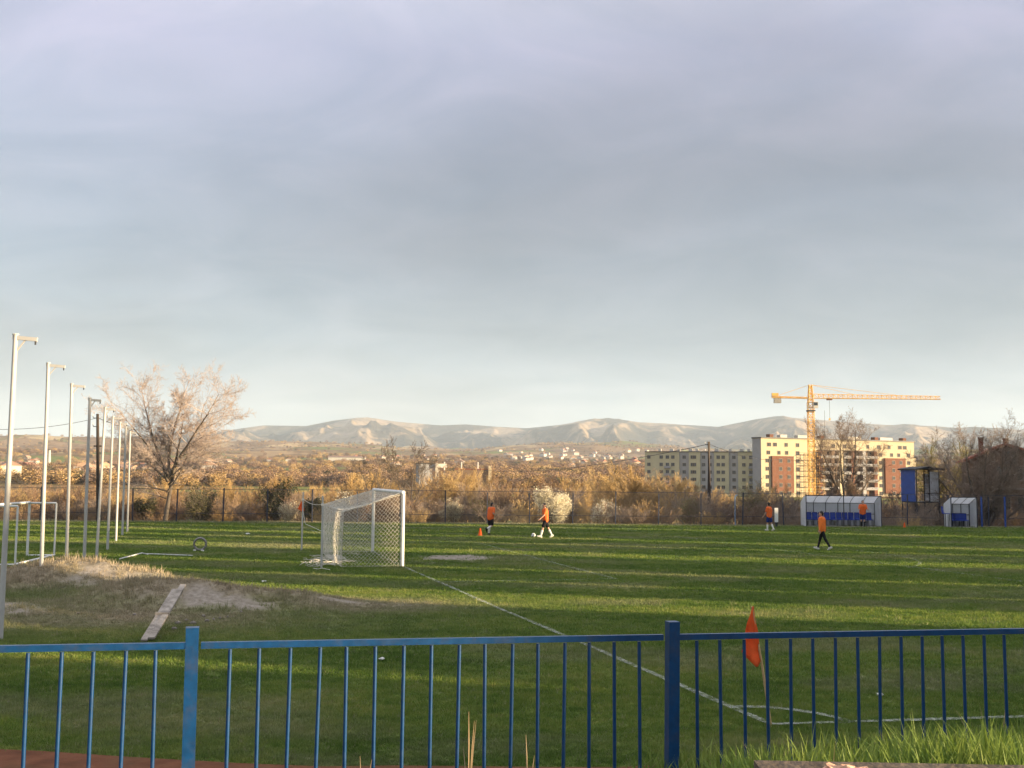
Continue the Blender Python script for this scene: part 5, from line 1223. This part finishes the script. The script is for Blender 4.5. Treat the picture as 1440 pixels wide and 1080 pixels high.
for x, z in ((xa - 0.2, eh - 1.1), (xa + 1.3, eh - 1.1), (xa - 0.2, eh - 3.6), (xa + 1.3, eh - 3.6), (xa + 0.4, eh + 0.25)): window(ho, x, z, 1.1, 1.3, -0.03)
MB().box((xa + 0.5, -0.5, eh - 2.35), (3.0, 1.0, 0.16)).build('balcony', m_conc, ho)

# workshops half hidden by the thicket, centre
ws = at(590, 652, 300); g3 = tz1(ws.x, 300)
wk = thing('workshop', 'pale flat-roofed workshop with bright sunlit end above the thicket', 'building', (ws.x, 300, g3), 0.25)
hw_ = ws.z - g3
MB().box((2.2, 3, hw_ / 2), (4.4, 6, hw_)).build('wall', m_grey, wk)
MB().box((6.0, 0.5, hw_ - 0.5), (3.2, 3, 1.1)).build('canopy', m_ww, wk); MB().box((5.0, 0.3, hw_ / 2 - 0.5), (1.1, 1.6, hw_ - 1.1)).build('pillar', m_ww, wk)
MB().box((2.2, 3, hw_ + 0.1), (4.7, 6.3, 0.22)).build('roof', m_dark, wk)
wa = at(640, 660, 310); g4 = tz1(wa.x, 310)
wh = thing('long_shed', 'long low brown brick shed with orange end pillar above the thicket', 'building', (wa.x, 310, g4), 0.05)
hw_ = wa.z - g4
MB().box((4.9, 3, hw_ / 2), (9.8, 6, hw_)).build('wall', m_brownwall, wh); MB().box((10.1, 0, hw_ / 2 + 0.5), (0.9, 1.2, hw_ + 1.2)).build('pillar', m_cream, wh)
MB().box((4.9, 3, hw_ + 0.12), (10.0, 6.4, 0.2)).build('roof', m_rooft, wh)
for x in (-3.2, 1.8, 6.6): MB().tube((x, 4, 0), (x, 4, hw_ + 2.2), 0.25, 0.22, 8).build('chimney', m_ww, wh)

# far houses of the valley, each with walls and roof
hm = MB().box((0, 0, 2.6), (9, 8, 6.4)).mesh('house_walls')
hg = MB().prism([(-4.9, 5.6), (4.9, 5.6), (0, 8.6)], (1, 0, 0), (0, 0, 1), (0, -4.4, 0), (0, 8.8, 0)).mesh('house_roof')
r5 = random.Random(21)
RV = np.geomspace(420, 5000, 400)
def valley_hit(px, py):
    d = ray(px, py); d = d / math.hypot(d.x, d.y); lo = None
    k = tz(d.x * RV, d.y * RV) > CAM_Z + d.z * RV; r = RV[int(np.argmax(k))] if k.any() else 3000.0
    return d.x * r, d.y * r
m_roofs = [simple('far_roof', c, 0.9, 0.2, 0.3) for c in ((0.34, 0.16, 0.10), (0.42, 0.27, 0.18), (0.26, 0.17, 0.13))]
hgs = []
for mr in m_roofs: q = hg.copy(); q.materials.append(mr); hgs.append(q)
clusters = [((0, 62), (648, 667), 12, 'small white far house at the left edge of the valley', 'houses at the far left'),
            ((112, 262), (655, 671), 46, 'small pale far house in the dense village behind the light poles', 'houses of the village behind the light poles'),
            ((262, 420), (646, 664), 9, 'lone pale far house on the slope right of the tall tree', 'scattered houses right of the tall tree'),
            ((450, 545), (645, 654), 9, 'small white far house above the big goal', 'houses above the goal'),
            ((545, 690), (640, 658), 12, 'small pale far house beside the workshops', 'houses by the workshops'),
            ((700, 800), (631, 649), 26, 'small cream far house in the sunlit hill village at centre', 'houses of the central hill village'),
            ((800, 912), (632, 660), 30, 'small white far house left of the olive flats', 'houses left of the flats')]
for (x0, x1), (y0, y1), n, lab, grp in clusters:
    for k in range(n):
        px, py = r5.uniform(x0, x1), r5.uniform(y0, y1); X, Y = valley_hit(px, py); rr_ = math.hypot(X, Y)
        t = thing('far_house', lab, 'house', (X, Y, tz1(X, Y) - 0.4), r5.uniform(-0.9, 0.9), grp); s = r5.uniform(0.6, 0.95) * (1.0 if rr_ < 2200 else 1.25); t.scale = (s * r5.uniform(0.8, 1.5), s, s * r5.uniform(0.8, 1.15))
        link('walls', hm, m_ww, t); link('roof', r5.choice(hgs), None, t)
X, Y = valley_hit(488, 650); t = thing('far_hall', 'long white hall among the houses above the goal', 'building', (X, Y, tz1(X, Y)), 0.1)
MB().box((0, 0, 3), (52, 14, 7)).build('walls', m_ww, t); MB().prism([(-8, 6.6), (8, 6.6), (0, 8.6)], (0, 1, 0), (0, 0, 1), (-26.5, 0, 0), (53, 0, 0)).build('roof', m_roofs[2], t)
X, Y = valley_hit(69, 651); t = thing('far_chimney', 'thin pale factory chimney far off at the left', 'chimney', (X, Y, tz1(X, Y)))
MB().tube((0, 0, -1), (0, 0, at(69, 633, Y).z - tz1(X, Y)), 2.0, 1.2, 10).build('stack', m_ww, t)

# ------------------------------------------------------------------ people
m_skin = simple('skin', (0.50, 0.30, 0.21), 0.55, 0.06, 20, spec=0.3)
m_hair = simple('dark_hair', (0.022, 0.016, 0.012), 0.6, 0.3, 60)
m_shirt = simple('orange_shirt', (0.80, 0.155, 0.04), 0.8, 0.10, 9, spec=0.15)
m_shirt2 = simple('orange_jacket', (0.88, 0.20, 0.03), 0.6, 0.10, 9, spec=0.3)
m_black = simple('black_cloth', (0.016, 0.016, 0.019), 0.85, 0.3, 9, spec=0.15)
m_bshort = simple('blue_cloth', (0.018, 0.035, 0.16), 0.8, 0.2, 9, spec=0.15)
m_sock = simple('white_sock', (0.72, 0.70, 0.66), 0.85, 0.08, 20)
m_shoe = simple('pale_boot', (0.60, 0.58, 0.52), 0.5, 0.15, 15)
BAKE = []
def blob(mb, prims):
    for p, q, ra, rb in prims:
        p, q = Vector(p), Vector(q); mb.tube(p, q, ra, rb, 10); mb.ell(p, (ra, ra, ra), 10, 6); mb.ell(q, (rb, rb, rb), 10, 6)
def person(lab, px, py, H, rz, pose, top, legs, sock, shoe, jacket=False, tights=False, Y=None):
    s = H / 1.75; lean, LL, RL, LA, RA, hd = pose                          # legs (hip, knee), arms (shoulder, elbow, out), head turn
    g = onz(px, py)
    if Y: g = at(px, py, Y)
    t = thing('person', lab, 'person', (g.x, g.y, 0.0), rz); t.scale = (s, s, s)
    hip = Vector((0, 0, 0)); J = {}
    fwd = lambda a: Vector((0, math.sin(a), -math.cos(a)))
    lows = []
    for sd, (a, k) in ((-1, LL), (1, RL)):
        h = hip + Vector((0.095 * sd, 0, -0.02)); kn = h + fwd(a) * 0.43; an = kn + fwd(a - k) * 0.42; ft = Vector((0, math.cos(a - k), math.sin(a - k)))
        to = an + ft * 0.16 + fwd(a - k) * 0.055; he = an - ft * 0.05 + fwd(a - k) * 0.05; J[sd] = (h, kn, an, to, he); lows.append(min(to.z, he.z) - 0.035)
    up = Vector((0, math.sin(lean), math.cos(lean))); dz = Vector((0, 0, -min(lows)))
    ch = up * 0.40; nk = up * 0.555; hc = up * 0.68 + Vector((0, 0.02, 0)); A = {}
    for sd, (a, e, o_) in ((-1, LA), (1, RA)):
        sh = up * 0.47 + Vector((0.19 * sd, 0, 0)); d = (fwd(a) + Vector((o_ * sd, 0, 0))).normalized(); el = sh + d * 0.29
        d2 = (fwd(a + e) + Vector((0.3 * o_ * sd, 0, 0))).normalized(); wr = el + d2 * 0.25; A[sd] = (sh, el, wr, d2)
    def torso(x=0.0): return [(Vector((-0.085, 0, 0.0)), ch + Vector((-0.09, 0, 0)), 0.105 + x, 0.115 + x), (Vector((0.085, 0, 0.0)), ch + Vector((0.09, 0, 0)), 0.105 + x, 0.115 + x), (up * 0.46 + Vector((-0.15, 0, 0)), up * 0.46 + Vector((0.15, 0, 0)), 0.072 + x, 0.072 + x)]
    def mk(prims, nm, mat, ells=(), vox=0.016, extra=None):
        mb = MB(); blob(mb, prims)
        for c, r in ells: mb.ell(c, r, 12, 8, Mh)
        me = bpy.data.meshes.new(nm); me.from_pydata([tuple(Vector(v) + dz) for v in mb.v], [], mb.f)
        o = link(nm, me, mat, t); m = o.modifiers.new('r', 'REMESH'); m.mode = 'VOXEL'; m.voxel_size = vox; m2 = o.modifiers.new('s', 'SMOOTH'); m2.iterations = 3; m2.factor = 0.5
        BAKE.append((o, extra)); return o
    Mh = Matrix.Rotation(hd, 3, 'Z')
    hv = lambda x, y, z: hc + Mh @ Vector((x, y, z))
    body = torso() + [(up * 0.50, hc - Vector((0, 0.01, 0.03)), 0.055, 0.05)]
    fing = MB()
    for sd in (-1, 1):
        h, kn, an, to, he = J[sd]; body += [(h, kn, 0.082, 0.056), (kn, kn.lerp(an, 0.35), 0.054, 0.058), (kn.lerp(an, 0.35), an, 0.058, 0.036), (an, to, 0.036, 0.03), (an, he, 0.036, 0.034)]
        sh, el, wr, d2 = A[sd]; palm = wr + d2 * 0.075; body += [(sh, el, 0.052, 0.040), (el, wr, 0.042, 0.027), (wr, palm, 0.030, 0.034)]
        for k in range(4):
            b0 = palm + Vector((0, 0.030 - 0.02 * k, 0)) + d2 * 0.015; L = (0.062, 0.072, 0.068, 0.054)[k]; m0 = b0 + d2 * L * 0.6; m1 = m0 + (d2 + Vector((-0.45 * sd, 0.1, 0))).normalized() * L * 0.5
            fing.path([b0 + dz, m0 + dz, m1 + dz], [0.0095, 0.0085, 0.0065], 5)
        b0 = wr + d2 * 0.035 + Vector((0, 0.03, 0)); m0 = b0 + (d2 * 0.6 + Vector((0, 0.8, 0))).normalized() * 0.035; fing.path([b0 + dz, m0 + dz, m0 + d2 * 0.03 + dz], [0.011, 0.010, 0.007], 5)
    nose = [(hv(0, 0.088, 0.01), hv(0, 0.105, -0.02), 0.012, 0.016), (hv(0, 0.075, -0.07), hv(0, 0.07, -0.085), 0.03, 0.028)]
    mk(body + nose, 'body', m_skin, [(hc, (0.077, 0.095, 0.118)), (hv(-0.08, -0.005, -0.01), (0.014, 0.022, 0.032)), (hv(0.08, -0.005, -0.01), (0.014, 0.022, 0.032))], 0.0135, fing)
    ey = MB()
    for sd in (-1, 1): ey.ell(hv(0.032 * sd, 0.086, 0.012) + dz, (0.012, 0.008, 0.008), 8, 5)
    ey.build('eyes', m_hair, t); MB().ell(hv(0, 0.094, -0.052) + dz, (0.024, 0.008, 0.006), 8, 5).build('mouth', m_redbr, t)
    mk([], 'hair', m_hair, [(hv(0, -0.018, 0.028), (0.086, 0.095, 0.108)), (hv(0, -0.04, -0.03), (0.08, 0.07, 0.07))])
    up_s = [(a_, b_, r1, r2) for a_, b_, r1, r2 in torso(0.028)]
    up_s += [(Vector((-0.08, 0, -0.06)), Vector((0.08, 0, -0.06)), 0.125, 0.125)]
    for sd in (-1, 1):
        sh, el, wr, d2 = A[sd]; up_s.append((sh, el if jacket else sh.lerp(el, 0.75), 0.075, 0.062))
        if jacket: up_s.append((el, wr - d2 * 0.02, 0.06, 0.045))
    mk(up_s, 'jacket' if jacket else 'shirt', top)
    lg_ = [(Vector((-0.07, 0, -0.02)), Vector((0.07, 0, -0.02)), 0.112, 0.112)]
    for sd in (-1, 1):
        h, kn, an, to, he = J[sd]
        if tights: lg_ += [(h, kn, 0.092, 0.066), (kn, an, 0.066, 0.045)]
        else: lg_ += [(h, h.lerp(kn, 0.80), 0.106, 0.098)]
        if sock and not tights: mk([(kn.lerp(an, 0.28), kn.lerp(an, 0.4), 0.058, 0.064), (kn.lerp(an, 0.4), an, 0.064, 0.045)], 'sock', sock)
        mk([(he, to, 0.046, 0.040), (an, an.lerp(to, 0.4), 0.046, 0.045)], 'shoe', shoe)
    mk(lg_, 'trousers' if tights else 'shorts', legs)
    return t
person('running player in orange top and black shorts, seen from behind', 689.5, 753, 1.66, -0.75, (0.16, (0.10, 0.25), (0.05, 1.25), (0.6, 1.3, 0.25), (-0.5, 1.3, 0.25), -0.5), m_shirt, m_black, m_sock, m_black)
person('player in orange top and black shorts walking with the ball', 767, 757, 1.72, 1.75, (0.06, (0.36, 0.10), (-0.34, 0.15), (0.35, 0.5, 0.25), (-0.25, 0.3, 0.2), 0.1), m_shirt, m_black, m_sock, m_shoe)
person('person in orange jacket and black trousers walking across the pitch', 1157, 774, 1.66, 0.95, (0.05, (-0.35, 0.20), (0.33, 0.05), (-0.15, 0.3, 0.15), (0.15, 0.4, 0.15), 0.35), m_shirt2, m_black, None, m_shoe, True, True)
person('player in orange top and blue shorts walking left of the dugout', 1082, 747, 1.62, 0.75, (0.04, (0.16, 0.12), (-0.16, 0.25), (0.2, 0.4, 0.2), (-0.2, 0.4, 0.2), -0.2), m_shirt, m_bshort, m_sock, m_shoe)
person('player in orange top and blue shorts standing before the dugout seats', 1213.5, 741.8, 1.70, 3.05, (0.08, (0.10, 0.12), (0.02, 0.10), (0.35, 1.2, 0.25), (0.35, 1.2, 0.25), 0.1), m_shirt, m_bshort, m_black, m_black)
dg = bpy.context.evaluated_depsgraph_get()
baked = [(o, bpy.data.meshes.new_from_object(o.evaluated_get(dg)), ex) for o, ex in BAKE]
for o, me, ex in baked:
    o.modifiers.clear(); o.data = me
    if ex is not None:
        bm = bmesh.new(); bm.from_mesh(me); vs_ = [bm.verts.new(v) for v in ex.v]
        for f in ex.f: bm.faces.new([vs_[i] for i in f])
        bm.to_mesh(me); bm.free()
    me.polygons.foreach_set('use_smooth', [True] * len(me.polygons))
